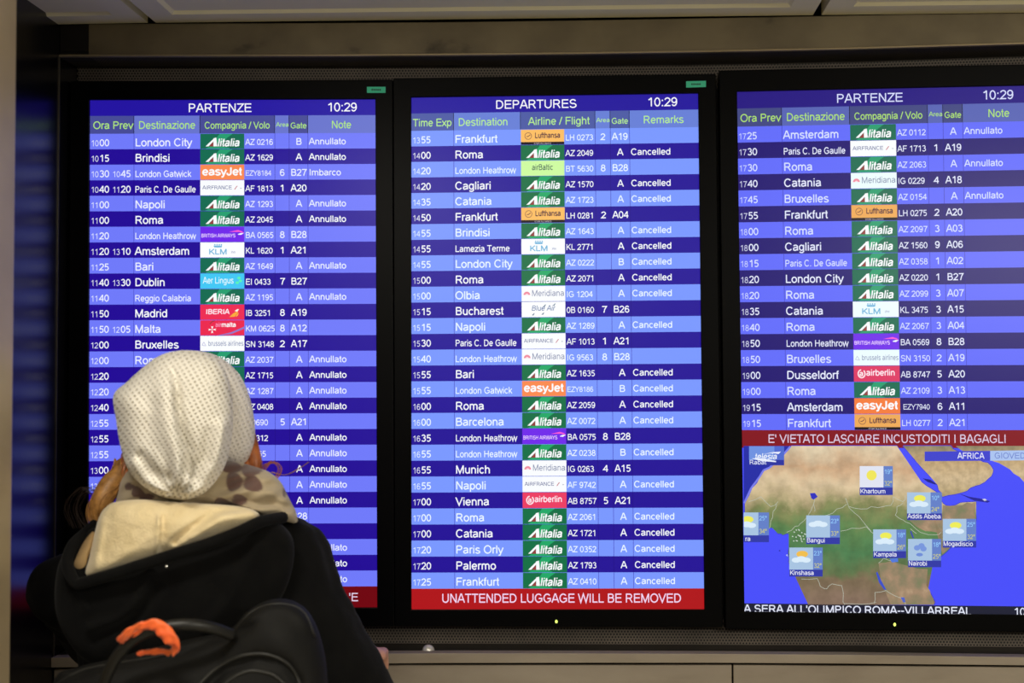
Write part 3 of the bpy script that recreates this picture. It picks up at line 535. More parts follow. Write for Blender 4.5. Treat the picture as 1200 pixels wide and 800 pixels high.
        sb.poly(s4(nw), (36, 44, 165), 1.3); sb.line(s4([(230, 45), (200, 80), (146, 131), (121, 142), (104, 170), (71, 214), (42, 276)]), 2.2, (120, 124, 235), 2.5); sb.mk('deep_sea', parent=sea)
        bd = [[(455, 255), (470, 295), (510, 330), (555, 385), (570, 400)], [(435, 390), (480, 378), (540, 372), (560, 390)], [(470, 290), (520, 300), (560, 290), (610, 290), (640, 285), (650, 250)], [(650, 250), (690, 270), (700, 245)], [(690, 275), (665, 290), (658, 325), (690, 345), (720, 360)], [(300, 330), (270, 360), (250, 370), (215, 395)], [(300, 330), (325, 280), (330, 310)], [(330, 250), (325, 280)], [(145, 380), (150, 350), (160, 310), (175, 280)], [(720, 360), (760, 395), (820, 405), (845, 395)], [(275, 585), (340, 583), (352, 615), (380, 625), (400, 605), (440, 612), (445, 680), (452, 690)], [(452, 685), (520, 688), (580, 680)], [(620, 632), (575, 640), (572, 685)], [(620, 632), (660, 655), (690, 660), (700, 690)], [(330, 330), (380, 325), (420, 300), (460, 280)], [(590, 520), (610, 500), (650, 510)], [(60, 270), (110, 250), (150, 290), (180, 270)], [(745, 400), (720, 380)]]
        sb = SB(M)
        for b_ in bd: sb.line(s4(jag(b_, 5, False)), .5, (190, 195, 180), 2.6)
        sb.mk('borders', parent=sea)
        sb = SB(M)
        for pl, c2 in (([(310, 236), (330, 234), (342, 250), (325, 262), (316, 256)], (50, 50, 190)), ([(635, 503), (668, 500), (670, 515), (645, 518)], (80, 120, 220)), ([(580, 560), (585, 555), (600, 590), (622, 630), (612, 628), (592, 600)], (60, 80, 200)), ([(718, 390), (724, 390), (735, 420), (728, 418)], (60, 70, 170)), ([(680, 660), (695, 660), (700, 680), (690, 680)], (80, 100, 200)), ([(770, 175), (800, 180), (830, 200), (820, 200), (790, 190)], (30, 30, 130)), ([(915, 236), (960, 250), (1010, 258), (1045, 268), (1035, 274), (980, 266)], (36, 36, 150)), ([(1012, 260), (1024, 258), (1032, 264), (1022, 268)], (225, 225, 235)), ([(182, 470), (188, 466), (190, 474)], (40, 40, 150)), ([(212, 488), (218, 484), (220, 494)], (190, 200, 240))):
            sb.poly(s4(pl), c2, 2.7)
        rnd = random.Random(3)
        for q in range(26):
            x, y = rnd.gauss(275, 22), rnd.gauss(415, 14)
            if 238 < x < 300: sb.poly(s4([(x-3, y), (x, y-3), (x+4, y), (x+1, y+3)]), (205, 215, 205), 2.7)
        sb.mk('lakes', parent=sea)
        cards = [(513, 125, 610, 212, 648, 243, 'Khartoum', '19', '32', 'sun'), (706, 232, 802, 318, 848, 345, 'Addis Abeba', '10', '24', 'both'), (852, 340, 948, 430, 988, 457, 'Mogadiscio', '25', '32', 'both'), (710, 422, 808, 510, 845, 537, 'Nairobi', '18', '25', 'rain'), (568, 383, 663, 472, 702, 500, 'Kampala', '18', '26', 'both'), (226, 457, 323, 547, 362, 575, 'Kinshasa', '23', '32', 'sunc'), (295, 326, 392, 416, 432, 443, 'Bangui', '23', '33', 'cloud'), (4, 314, 100, 407, 143, 435, 'Accra', '25', '34', 'both')]
        for (x0, y0, x1, y1, x2, y2, nm, ta, tb, ic) in cards:
            sb = SB(M); q = lambda x, y: s4([(x, y)])[0]
            clip = lambda x: max(x, 40)
            def rc(a, b, c_, d_, col, l): sb.poly(s4([(clip(a), b), (clip(c_), b), (clip(c_), d_), (clip(a), d_)]), col, l)
            rc(x0, y0, x1, y1, (225, 228, 242) if ic in ('sun',) else (168, 196, 226), 3.2); rc(x1, y0, x2, y1, (100, 128, 200), 3.2); rc(x0, y1, x2, y2, (50, 58, 165), 3.2)
            cd = sb.mk('forecast_card', parent=sea) if False else None
            cx, cy = (x0+x1)/2, (y0+y1)/2
            def disc(x, y, rx, ry, col, l):
                if x > 44: sb.poly(s4([(max(41, x+rx*math.cos(a)), y+ry*math.sin(a)) for a in [2*math.pi*i/16 for i in range(16)]]), col, l)
            if ic == 'sun': disc(cx, cy-6, 21, 21, (240, 230, 90), 3.4)
            if ic in ('both', 'sunc'): disc(cx+4, cy-18, 24, 14, (238, 236, 90) if ic == 'both' else (240, 190, 80), 3.4)
            if ic in ('both', 'sunc', 'cloud'):
                for dx, dy, r in ((-20, 6, 14), (0, 2, 16), (20, 6, 14)): disc(cx+dx, cy+dy-(14 if ic == 'cloud' else 0), r+5, r*.75, (218, 236, 250), 3.5)
            if ic == 'rain':
                for dx, dy in ((-12, 0), (6, -8), (14, 4)): disc(cx+dx, cy-8+dy, 13, 11, (120, 150, 220), 3.5)
                disc(cx-2, cy+20, 14, 7, (110, 140, 215), 3.5)
            e = 25/3.479; U0, V0 = q(x0+2, y2-7); U1, _ = q(min(x2-4, x0+2+twidth(nm)*24), y2-7)
            if nm == 'Accra': U0, V0 = q(46, y2-5); sb.text('ra', U0, V0, e, (240, 242, 255), 3.8, bold=.01)
            else: sb.text(nm, U0, V0, e, (240, 242, 255), 3.8, width=max(U1-U0, 8), bold=.01)
            Ua, Va = q(x1+3, y0+32); sb.text(ta+'°', Ua, Va, 25/3.479, (150, 205, 255), 3.8, width=9.2, bold=.01)
            Ua, Va = q(x1+3, y1-8); sb.text(tb+'°', Ua, Va, 25/3.479, (205, 205, 120), 3.8, width=9.2, bold=.01)
            sb.mk('forecast_card', parent=sea)
        sb = SB(M); sb.poly(s4([(62, 44), (165, 44), (165, 120), (62, 120)]), (110, 145, 225), 3.2); sb.poly(s4([(165, 44), (205, 44), (205, 100), (165, 100)]), (80, 105, 205), 3.2); sb.poly(s4([(62, 100), (205, 100), (205, 122), (62, 122)]), (45, 52, 160), 3.3)
        a, b = M.inv(860+85/3.479, 510+97/3.479); sb.text('telesia', a, b, 9.5, (240, 245, 255), 4, width=26, bold=.02, ital=.15)
        sb.poly(s4([(72, 94), (100, 92), (172, 104), (172, 109), (110, 104)]), (235, 240, 255), 3.9); sb.poly(s4([(120, 76), (160, 68), (192, 66), (182, 76), (160, 72)]), (235, 240, 255), 3.9)
        a, b = M.inv(860+63/3.479, 510+118/3.479); sb.text('Rabat', a, b, 7.2, (225, 230, 255), 3.8, width=20, bold=.01); sb.mk('channel_logo', parent=sea)
        sb = SB(M); sb.poly(s4([(778, 66), (1045, 63), (1045, 103), (778, 105)]), (62, 66, 205), 3.2); sb.poly(s4([(1045, 63), (1232, 60), (1232, 101), (1045, 103)]), (170, 195, 240), 3.2)
        a, b = M.inv(860+912/3.479, 510+95/3.479); sb.text('AFRICA', a, b, 9.6, (235, 238, 255), 4, width=30.5, bold=.015)
        a, b = M.inv(860+1062/3.479, 510+94/3.479); sb.text('GIOVEDÌ', a, b, 9.2, (110, 130, 205), 4, width=38, bold=.008); sb.mk('banner', parent=sea)
        sb = SB(M); sb.rect(0, 590.8, 340, 600, (30, 32, 52), 2); tk = sb.mk('ticker', parent=t, label='dark news ticker strip')
        sb = SB(M); sb.text("A SERA ALL'OLIMPICO ROMA--VILLARREAL", -.5, 601.2, 12.2, (228, 232, 250), 3, width=263, bold=.02)
        sb.text('10', 310.5, 601.2, 12.2, (228, 232, 250), 3, bold=.015); sb.mk('ticker_text', parent=tk)
# metal stud on the sill
p = UP(502, 766, -.085); V = []; Fc = []
for i in range(7):
    a = i/6*math.pi/2
    for j in range(18): V.append((p[0]+.0122*math.cos(a)*math.cos(j*math.pi/9), -.085+.0122*math.cos(a)*math.sin(j*math.pi/9), p[2]-.002+.0125*math.sin(a)))
Fc = [(i*18+j, i*18+(j+1) % 18, (i+1)*18+(j+1) % 18, (i+1)*18+j) for i in range(6) for j in range(18)]
zs = at_x(L_kf, -G, p[0])*.8+at_x(L_kb, 0, p[0])*.2
V = [(x, y, z-p[2]+.002+zs) for x, y, z in V]
mk('sill_stud', V, Fc, P('satin_chrome', (215, 212, 205), .3, .35), smooth=True, label='small round metal stud on the sill under the middle monitor', cat='stud', origin=(p[0], -.085, zs))

#PERSON_START
# ------------------------------------------------------------------ the person (seen from behind) and the backpack
def blob(outline, Yc, back, front, disp=None, na=160, nr=40, power=2.0, cen=None, smooth=6, vcol=None):
    """closed cushion: measured outline standing at depth Yc, bulging towards the camera (back) and the wall (front)"""
    ol = spline([(x, y) for x, y in outline], smooth, True); ol = np.array(ol)
    c = np.array(cen) if cen else ol.mean(0)
    ang = np.arctan2(ol[:, 1]-c[1], ol[:, 0]-c[0]); rad = np.hypot(ol[:, 0]-c[0], ol[:, 1]-c[1]); o_ = np.argsort(ang)
    aa = np.linspace(-math.pi, math.pi, na, endpoint=False); R = np.interp(aa, ang[o_], rad[o_], period=2*math.pi)
    V = []; Fc = []; PX = []
    ss = [math.pi*i/(2*nr-1+1) for i in range(1, 2*nr)]
    V.append(None); PX.append((c[0], c[1], 1.0))
    for s_ in ss:
        r = math.sin(s_); h = math.cos(s_); h = math.copysign(abs(h)**(2/power), h)
        for a, R_ in zip(aa, R): PX.append((c[0]+R_*r*math.cos(a), c[1]+R_*r*math.sin(a), h))
    PX.append((c[0], c[1], -1.0)); out = []
    for (x, y, h) in PX:
        Y = Yc-(back*h if h > 0 else front*h)
        if disp and h > 0: Y -= disp(x, y)*min(1, h*1.6)
        out.append(UP(x, y, Y))
    n = na; K = len(ss)
    Fc = [(0, 1+(j+1) % n, 1+j) for j in range(n)]
    for i in range(K-1): Fc += [(1+i*n+j, 1+i*n+(j+1) % n, 1+(i+1)*n+(j+1) % n, 1+(i+1)*n+j) for j in range(n)]
    e = 1+K*n; Fc += [(e, e-n+j, e-n+(j+1) % n) for j in range(n)]
    return out, Fc, PX
def g2(x, y, cx, cy, s): return math.exp(-((x-cx)**2+(y-cy)**2)/(2*s*s))
def dpoly(x, y, pts):                    # distance to a polyline
    d = 1e9
    for (ax, ay), (bx, by) in zip(pts[:-1], pts[1:]):
        vx, vy = bx-ax, by-ay; t = max(0, min(1, ((x-ax)*vx+(y-ay)*vy)/(vx*vx+vy*vy+1e-9))); d = min(d, math.hypot(x-ax-t*vx, y-ay-t*vy))
    return d
def inside(x, y, poly):
    r = False; n = len(poly)
    for i in range(n):
        x1, y1 = poly[i]; x2, y2 = poly[i-1]
        if (y1 > y) != (y2 > y) and x < (x2-x1)*(y-y1)/(y2-y1)+x1: r = not r
    return r
YH = -.72                                # the head stands 0.72 m before the wall
ft = UP(222, 800, YH)
person = empty('person', (ft[0], YH, 0), 'person seen from behind in a white knitted hat, patterned scarf and black coat', 'person')
def remesh_union(name, parts, voxel, mat, parent, smooth=2, disp=None, label=None):
    mb = MB()
    for kind, *a in parts:
        if kind == 'cap':                # tapered chain
            pts, rs = a; P3 = [np.array(p, float) for p in pts]
            for i in range(len(P3)-1):
                L = np.linalg.norm(P3[i+1]-P3[i]); m = max(2, int(L/(.35*min(rs[i], rs[i+1]))))
                for t in range(m+1):
                    f = t/m; c = P3[i]*(1-f)+P3[i+1]*f; r = rs[i]*(1-f)+rs[i+1]*f; mb.add(*ell(c, r, r, r))
        elif kind == 'ell': mb.add(*ell(*a))
        elif kind == 'raw': mb.add(a[0], a[1])
    me = bpy.data.meshes.new('tmp'); me.from_pydata(mb.V, [], mb.F); o = bpy.data.objects.new('tmp', me); S.collection.objects.link(o)
    m = o.modifiers.new('r', 'REMESH'); m.mode = 'VOXEL'; m.voxel_size = voxel; m2 = o.modifiers.new('s', 'SMOOTH'); m2.factor = .5; m2.iterations = smooth*3
    dg = bpy.context.evaluated_depsgraph_get(); dg.update(); nm = bpy.data.meshes.new_from_object(o.evaluated_get(dg)); bpy.data.objects.remove(o)
    if disp:
        N = [v.normal.copy() for v in nm.vertices]
        for v, n_ in zip(nm.vertices, N): v.co += n_*disp(v.co)
    L = Vector(loc_of(parent)); nm.transform(Matrix.Translation(-L)); nm.materials.clear(); nm.materials.append(mat)
    nm.polygons.foreach_set('use_smooth', [True]*len(nm.polygons)); nm.name = name
    r = bpy.data.objects.new(name, nm); S.collection.objects.link(r); r.parent = parent; WL[r.name] = np.array(L)
    if label: r['label'] = label
    return r
_E = None
def ell(c, rx, ry, rz, n=12, k=8):
    V = []; 
    for i in range(1, k):
        a = math.pi*i/k
        for j in range(n): b = 2*math.pi*j/n; V.append((c[0]+rx*math.sin(a)*math.cos(b), c[1]+ry*math.sin(a)*math.sin(b), c[2]+rz*math.cos(a)))
    V += [(c[0], c[1], c[2]+rz), (c[0], c[1], c[2]-rz)]; t = len(V)-2
    Fc = [((i*n+j), (i+1)*n+j, (i+1)*n+(j+1) % n, i*n+(j+1) % n) for i in range(k-2) for j in range(n)]
    Fc += [(t, j, (j+1) % n) for j in range(n)]+[(t+1, (k-2)*n+(j+1) % n, (k-2)*n+j) for j in range(n)]
    return V, Fc
m_skin = noisy('skin', [(.3, (206, 150, 128)), (.7, (222, 168, 146))], 20, .5)
m_coat = noisy('black_wool_cloth', [(.3, (8, 8, 9)), (.7, (14, 14, 14))], 30, .92, 0, 4, bump=.25, bscale=260, spec=.12, sheen=.03)
m_pack = noisy('black_nylon', [(.3, (5, 5, 5)), (.7, (9, 9, 8))], 40, .75, 0, 4, bump=.2, bscale=500, spec=.3)
m_pipe = P('black_piping', (28, 28, 26), .5, 0, .5)
hp_ = lambda px, py, Y: np.array(UP(px, py, Y))
# body: head, neck, torso, arms, hands, legs - one continuous skin
hc = hp_(222, 492, YH+.02); bx = hp_(222, 640, YH)[0]
shR, elR, haR = hp_(338, 672, YH+.0), hp_(424, 838, YH+.02), hp_(428, 768, -.385)
shL = hp_(96, 692, YH+.03); elL = hp_(116, 750, YH+.20); haL = hp_(185, 770, YH+.34)
hipz = .86; parts = [('ell', hc, .072, .090, .105), ('ell', hc+np.array([0, .03, -.055]), .055, .065, .06), ('cap', [hc+np.array([0, -.01, -.09]), hc+np.array([0, -.02, -.19])], [.052, .056]),
    ('cap', [(bx, YH-.01, 1.30), (bx, YH-.01, 1.08), (bx, YH, .90)], [.125, .11, .135]), ('cap', [shL+np.array([.05, 0, 0]), (bx, YH-.01, 1.36), shR+np.array([-.04, 0, 0])], [.05, .08, .05]),
    ('cap', [shR, elR], [.048, .036]), ('cap', [elR, haR], [.036, .025]), ('cap', [shL, elL], [.048, .036]), ('cap', [elL, haL], [.036, .025]),
    ('cap', [(bx-.09, YH, .88), (bx-.10, YH+.01, .48), (bx-.10, YH-.01, .10)], [.088, .056, .040]), ('cap', [(bx+.09, YH, .88), (bx+.10, YH+.01, .48), (bx+.10, YH-.01, .10)], [.088, .056, .040]),
    ('ell', hc+np.array([0, .098, -.015]), .012, .016, .022), ('ell', hc+np.array([-.073, .0, -.01]), .010, .02, .03), ('ell', hc+np.array([.073, .0, -.01]), .010, .02, .03)]
def hand(c, d, side, curl):              # palm, four unequal bent fingers and a thumb
    d = Vector(d).normalized(); up = Vector((0, 0, 1)); s_ = d.cross(up).normalized(); u = s_.cross(d); c = Vector(c); P_ = []
    for q in range(4):
        b = c+s_*side*(-.027+.018*q)
        P_.append(('cap', [tuple(b-d*.0), tuple(b+d*.05)], [.0115, .010]))
        l = (.036, .042, .039, .031)[q]; p0 = b+d*.05; p1 = p0+(d*math.cos(curl)-u*math.sin(curl))*l; p2 = p1+(d*math.cos(curl*2)-u*math.sin(curl*2))*l*.7
        P_.append(('cap', [tuple(p0), tuple(p1), tuple(p2)], [.0088, .008, .0068]))
    t0 = c+s_*side*-.03; t1 = t0+(d*.7-s_*side*.7)*.032; t2 = t1+(d*.9-s_*side*.2)*.028
    P_.append(('cap', [tuple(t0), tuple(t1), tuple(t2)], [.013, .010, .008])); return P_
hw2 = np.array(UP(436, 758, -.28)); dR = Vector(tuple(hw2-haR))
parts += hand(haR, dR, 1, .5)+hand(haL, (.5, .85, .1), -1, .6)
remesh_union('body', parts, .006, m_skin, person, 1)
# trousers, shoes
m_tr = P('dark_denim', (30, 34, 48), .85); m_sh = P('black_leather', (18, 17, 16), .4)
remesh_union('trousers', [('cap', [(bx, YH, .93), (bx, YH, .82)], [.15, .14]), ('cap', [(bx-.09, YH, .84), (bx-.10, YH+.01, .48), (bx-.10, YH-.01, .09)], [.105, .072, .062]), ('cap', [(bx+.09, YH, .84), (bx+.10, YH+.01, .48), (bx+.10, YH-.01, .09)], [.105, .072, .062])], .012, m_tr, person, 2)
for sx in (-1, 1):
    x = bx+sx*.10; V = []; Fc = []
    prof = [(-.07, .04, .075), (-.04, .045, .10), (.0, .042, .09), (.06, .045, .06), (.11, .047, .045), (.15, .04, .035), (.175, .02, .02)]
    for i, (y, w_, h_) in enumerate(prof): V += [(x-w_, YH+y, 0), (x-w_, YH+y, h_*.6), (x-w_*.5, YH+y, h_), (x+w_*.5, YH+y, h_), (x+w_, YH+y, h_*.6), (x+w_, YH+y, 0)]
    Fc = [(6*i+j, 6*i+(j+1) % 6, 6*i+6+(j+1) % 6, 6*i+6+j) for i in range(6) for j in range(6)]+[tuple(range(6))[::-1], tuple(range(36, 42))]
    mk('shoe', V, Fc, m_sh, parent=person, smooth=True)
# coat
def torso_disp(x, y):
    d = 0
    d += .006*math.exp(-(dpoly(x, y, [(372, 640), (350, 690), (336, 730)])/7)**2) - .006*math.exp(-(dpoly(x, y, [(355, 640), (335, 690)])/8)**2)
    return d
tor = blob([(302, 604), (322, 606), (345, 614), (364, 630), (384, 672), (400, 730), (410, 800), (420, 900), (425, 1080), (400, 1120), (230, 1130), (110, 1120), (88, 1080), (86, 900), (95, 800), (92, 760), (82, 700), (92, 640), (140, 618), (220, 604)], YH-.01, .12, .11, torso_disp, 160, 36, 2.6, cen=(225, 800))
cw = lambda p: .004*noise.noise(Vector(p)*14)+.0035*noise.noise(Vector((p[0]*30, p[1]*30, p[2]*9)))+.002*abs(noise.noise(Vector(p)*38))
sleeveR = [hp_(333, 662, YH-.01), hp_(356, 712, YH-.02), hp_(396, 788, YH-.02), hp_(428, 846, YH-.01)]
coat = remesh_union('coat', [('raw', tor[0], tor[1]), ('cap', sleeveR, [.077, .066, .070, .070]), ('cap', [hp_(424, 842, YH-.01), hp_(416, 812, -.50)], [.064, .044]),
    ('cap', [hp_(100, 690, YH+.02), hp_(74, 694, YH+.03), hp_(90, 708, YH+.12), hp_(112, 745, YH+.20)], [.062, .058, .056, .050]), ('cap', [hp_(112, 748, YH+.20), hp_(165, 765, YH+.30)], [.050, .042])], .0075, m_coat, person, 3, cw)
# hood hanging open on the back with a pale fleece lining
def hood_disp(x, y):
    return .010*math.exp(-(dpoly(x, y, [(175, 668), (165, 700), (140, 725), (105, 735)])/6)**2)-.010*math.exp(-(dpoly(x, y, [(182, 690), (165, 722), (110, 752)])/7)**2)+.006*math.exp(-(dpoly(x, y, [(76, 650), (85, 690), (100, 715)])/5)**2)+.006*math.exp(-(dpoly(x, y, [(300, 640), (270, 700), (235, 745)])/9)**2)+.003*noise.noise(Vector((x*.03, y*.03, 0)))
hb_ = blob([(112, 617), (96, 627), (80, 642), (69, 660), (64, 690), (66, 720), (76, 745), (95, 770), (120, 782), (170, 784), (240, 770), (300, 740), (335, 690), (345, 640), (330, 614), (300, 602), (250, 606), (180, 612)], YH-.10, .075, .06, hood_disp, 200, 44, 2.8, cen=(205, 690))
hood = mk('hood', hb_[0], hb_[1], m_coat, parent=coat, smooth=True, label='black hood hanging down with open rim')
m_fl = noisy('cream_fleece', [(.3, (226, 206, 160)), (.7, (246, 228, 186))], 25, .95, 0, 5, bump=.7, bscale=330, spec=.1, sheen=.4)
def lin_disp(x, y):
    d = .010*math.exp(-(dpoly(x, y, [(300, 598), (262, 606), (238, 622), (208, 642)])/6)**2)-.009*math.exp(-(dpoly(x, y, [(288, 597), (250, 600), (228, 616), (205, 634)])/5)**2)
    d += .005*math.exp(-(dpoly(x, y, [(186, 606), (184, 650)])/3)**2)-.004*math.exp(-(dpoly(x, y, [(192, 606), (190, 650)])/4)**2)
    d += .006*math.exp(-(dpoly(x, y, [(118, 610), (112, 660)])/6)**2)
    return d+.0015*noise.noise(Vector((x*.12, y*.12, 3)))
lb = blob([(135, 588), (123, 595), (116, 606), (110, 628), (104, 652), (100, 676), (134, 668), (172, 656), (208, 644), (246, 632), (282, 618), (304, 606), (296, 597), (270, 592), (200, 588), (165, 585)], YH-.135, .060, .05, lin_disp, 200, 40, 3.0, cen=(190, 622))
mk('hood_lining', lb[0], lb[1], m_fl, parent=coat, smooth=True, label='cream fleece lining of the hood')
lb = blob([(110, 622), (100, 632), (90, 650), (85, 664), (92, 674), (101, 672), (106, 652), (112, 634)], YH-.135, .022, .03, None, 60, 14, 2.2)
mk('hood_lining', lb[0], lb[1], noisy('painted_shade_fleece', [(.3, (150, 122, 82)), (.7, (178, 148, 102))], 25, .95), parent=coat, smooth=True, label='inner side of the hood, shade painted in as tan')  # shade inside the hood is put into the fleece colour as tan
rimpx = [(332, 606), (306, 611), (283, 622), (247, 636), (209, 648), (172, 660), (134, 672), (100, 682), (90, 683), (82, 672), (79, 656), (86, 638), (98, 626), (112, 614)]
ry = [YH-.10, YH-.155, YH-.185, YH-.198, YH-.203, YH-.20, YH-.19, YH-.175, YH-.168, YH-.16, YH-.15, YH-.14, YH-.12, YH-.10]
rp = spline([tuple(UP(x, y, Y_)) for (x, y), Y_ in zip(rimpx, ry)], 8)
mb = MB(); mb.tube(rp, [.0085]*len(rp), 10); mb.mk('hood_rim', m_coat, parent=coat, smooth=True)
p = UP(195, 663.5, -.93); mb = MB(); mb.add(*ell(p, .0022, .0015, .0022)); mb.mk('snap_button', P('bright_snap', (230, 230, 225), .15, .8), parent=coat, smooth=True, label='tiny shiny snap on the hood')
# scarf with brown flower print (print = colour attribute)
big = [(272, 547, 13, 7, 10), (296, 550, 13, 8, -8), (275, 564, 10, 11, 0), (297, 567, 12, 9, 30), (162, 577, 8, 6, 20), (172, 583, 9, 5, -10), (165, 594, 5, 8, 20), (177, 590, 7, 4, -20), (262, 590, 11, 6, 10), (281, 586, 9, 7, 0), (240, 602, 12, 3, -5), (152, 570, 6, 4, 0), (334, 577, 3, 5, 0)]
def scarf_disp(x, y):
    d = .011*math.exp(-(dpoly(x, y, [(215, 592), (262, 580), (310, 575), (335, 585)])/7)**2)-.010*math.exp(-(dpoly(x, y, [(205, 600), (222, 588), (245, 592)])/5)**2)
    d += .007*math.exp(-(dpoly(x, y, [(150, 560), (190, 590), (215, 598)])/6)**2)-.006*math.exp(-(dpoly(x, y, [(170, 566), (200, 580)])/5)**2)
    d += .007*math.exp(-(dpoly(x, y, [(290, 595), (330, 597), (345, 606)])/4)**2)-.006*math.exp(-(dpoly(x, y, [(290, 588), (335, 592)])/4)**2)
    d += .006*math.exp(-(dpoly(x, y, [(225, 566), (290, 556), (322, 562)])/6)**2)
    return d+.003*math.sin(x*.16+y*.35)+.003*noise.noise(Vector((x*.05, y*.05, 1)))
sv, sf, spx = blob([(205, 535), (160, 545), (143, 560), (138, 576), (135, 592), (138, 603), (170, 605), (206, 607), (250, 600), (290, 599), (312, 605), (346, 613), (347, 600), (342, 590), (336, 578), (330, 566), (320, 556), (306, 549), (270, 540)], YH-.05, .065, .13, scarf_disp, 300, 70, 3.0, cen=(235, 575))
m_sc = P('printed_scarf_cloth', (190, 175, 150), .9, 0, .15, sheen=.3); b_ = m_sc.node_tree.nodes['Principled BSDF']; at = node(m_sc, 'ShaderNodeAttribute', attribute_name='print'); lk(m_sc, at, 'Color', b_, 'Base Color')
nz = node(m_sc, 'ShaderNodeTexNoise', i_Scale=420, i_Detail=2); bp = node(m_sc, 'ShaderNodeBump', i_Strength=.4, i_Distance=.001); lk(m_sc, nz, 'Fac', bp, 'Height'); lk(m_sc, bp, 'Normal', b_, 'Normal')
sc = mk('scarf', sv, sf, m_sc, parent=person, smooth=True, label='beige scarf printed with brown flowers')
ca = sc.data.color_attributes.new('print', 'FLOAT_COLOR', 'POINT'); base = np.array(srgb((180, 165, 138))); fl = np.array(srgb((108, 84, 78)))
cols = []
for (x, y, h) in spx:
    f = 0
    for cx, cy, a, b, r in big:
        t = math.radians(r); dx, dy = x-cx, y-cy; u = (dx*math.cos(t)+dy*math.sin(t))/a; v = (-dx*math.sin(t)+dy*math.cos(t))/b
        v *= 1+.35*u; q = abs(u)**2.4+abs(v)**1.7; f = max(f, min(1, max(0, (1.08-q)*5)))
    c_ = base*(1-f)+fl*f; cols += [*c_, 1]
ca.data.foreach_set('color', cols)
# hair: ginger locks, made of many thin strands
m_h1 = noisy('ginger_hair', [(.3, (132, 66, 28)), (.7, (190, 112, 58))], 60, .45, 0, 3); m_h2 = noisy('light_brown_hair', [(.3, (134, 92, 44)), (.7, (196, 142, 76))], 90, .5, 0, 3)
hair = bpy.data.objects.new('hair', None)
def lock(path, r0, n, rs, spread, mat, seed, Y0, core=True, label=None):
    rnd = random.Random(seed); pts = spline([tuple(UP(x, y, Y0+dy)) for x, y, dy in path], 6); mb = MB(); K = len(pts)
    if core: mb.tube(pts, [r0*math.sin(math.pi*min(.98, max(.06, .12+.86*i/(K-1))))**.6 for i in range(K)], 10)
    for q in range(n):
        a, rr = rnd.uniform(0, 6.28), rnd.uniform(.75, 1)*spread; ph = rnd.uniform(0, 6)
        st = [np.array(p)+np.array([math.cos(a)*rr, math.sin(a)*rr, math.sin(ph+i*.4)*rr*.3])*(.75+.35*math.sin(i/K*3+ph)) for i, p in enumerate(pts)]
        mb.tube(st, [rs]*K, 4, cap=False)
    return mb.mk('hair', mat, parent=person, smooth=True, label=label, kind='stuff')
lock([(288, 500, 0), (295, 520, -.01), (299, 540, -.02), (299, 556, -.02), (304, 566, -.02)], .0095, 90, .0006, .0105, m_h1, 1, YH-.02, label='ginger hair at the right side of the neck')
lock([(288, 528, 0), (290, 544, -.01), (289, 556, -.02)], .009, 30, .0006, .011, m_h1, 7, YH-.03)
lock([(300, 560, 0), (310, 545, 0), (322, 542, 0), (328, 550, 0), (322, 560, 0), (308, 556, 0), (312, 546, 0), (320, 540, 0)], .002, 8, .00035, .0035, m_h1, 2, YH-.03, core=False, label='thin ginger curl')
lock([(318, 553, 0), (335, 556, 0), (352, 548, 0), (362, 541, 0)], .001, 4, .00035, .0016, m_h2, 12, YH-.03, core=False)
lock([(146, 540, 0), (140, 556, -.01), (130, 568, -.02), (120, 585, -.03), (114, 602, -.03), (118, 612, -.03)], .017, 90, .0006, .016, m_h2, 3, YH-.04, label='light brown lock hanging over the left side of the scarf')
lock([(150, 530, 0), (146, 548, -.01), (150, 562, -.02)], .008, 30, .0006, .008, m_h1, 4, YH-.04)
m_h3 = P('dark_brown_hair', (60, 44, 30), .5)
lock([(118, 585, 0), (104, 572, 0), (92, 578, 0), (84, 596, 0), (92, 618, 0)], .002, 16, .00025, .014, m_h3, 5, YH+.02, core=False, label='dark stray wisps of hair')
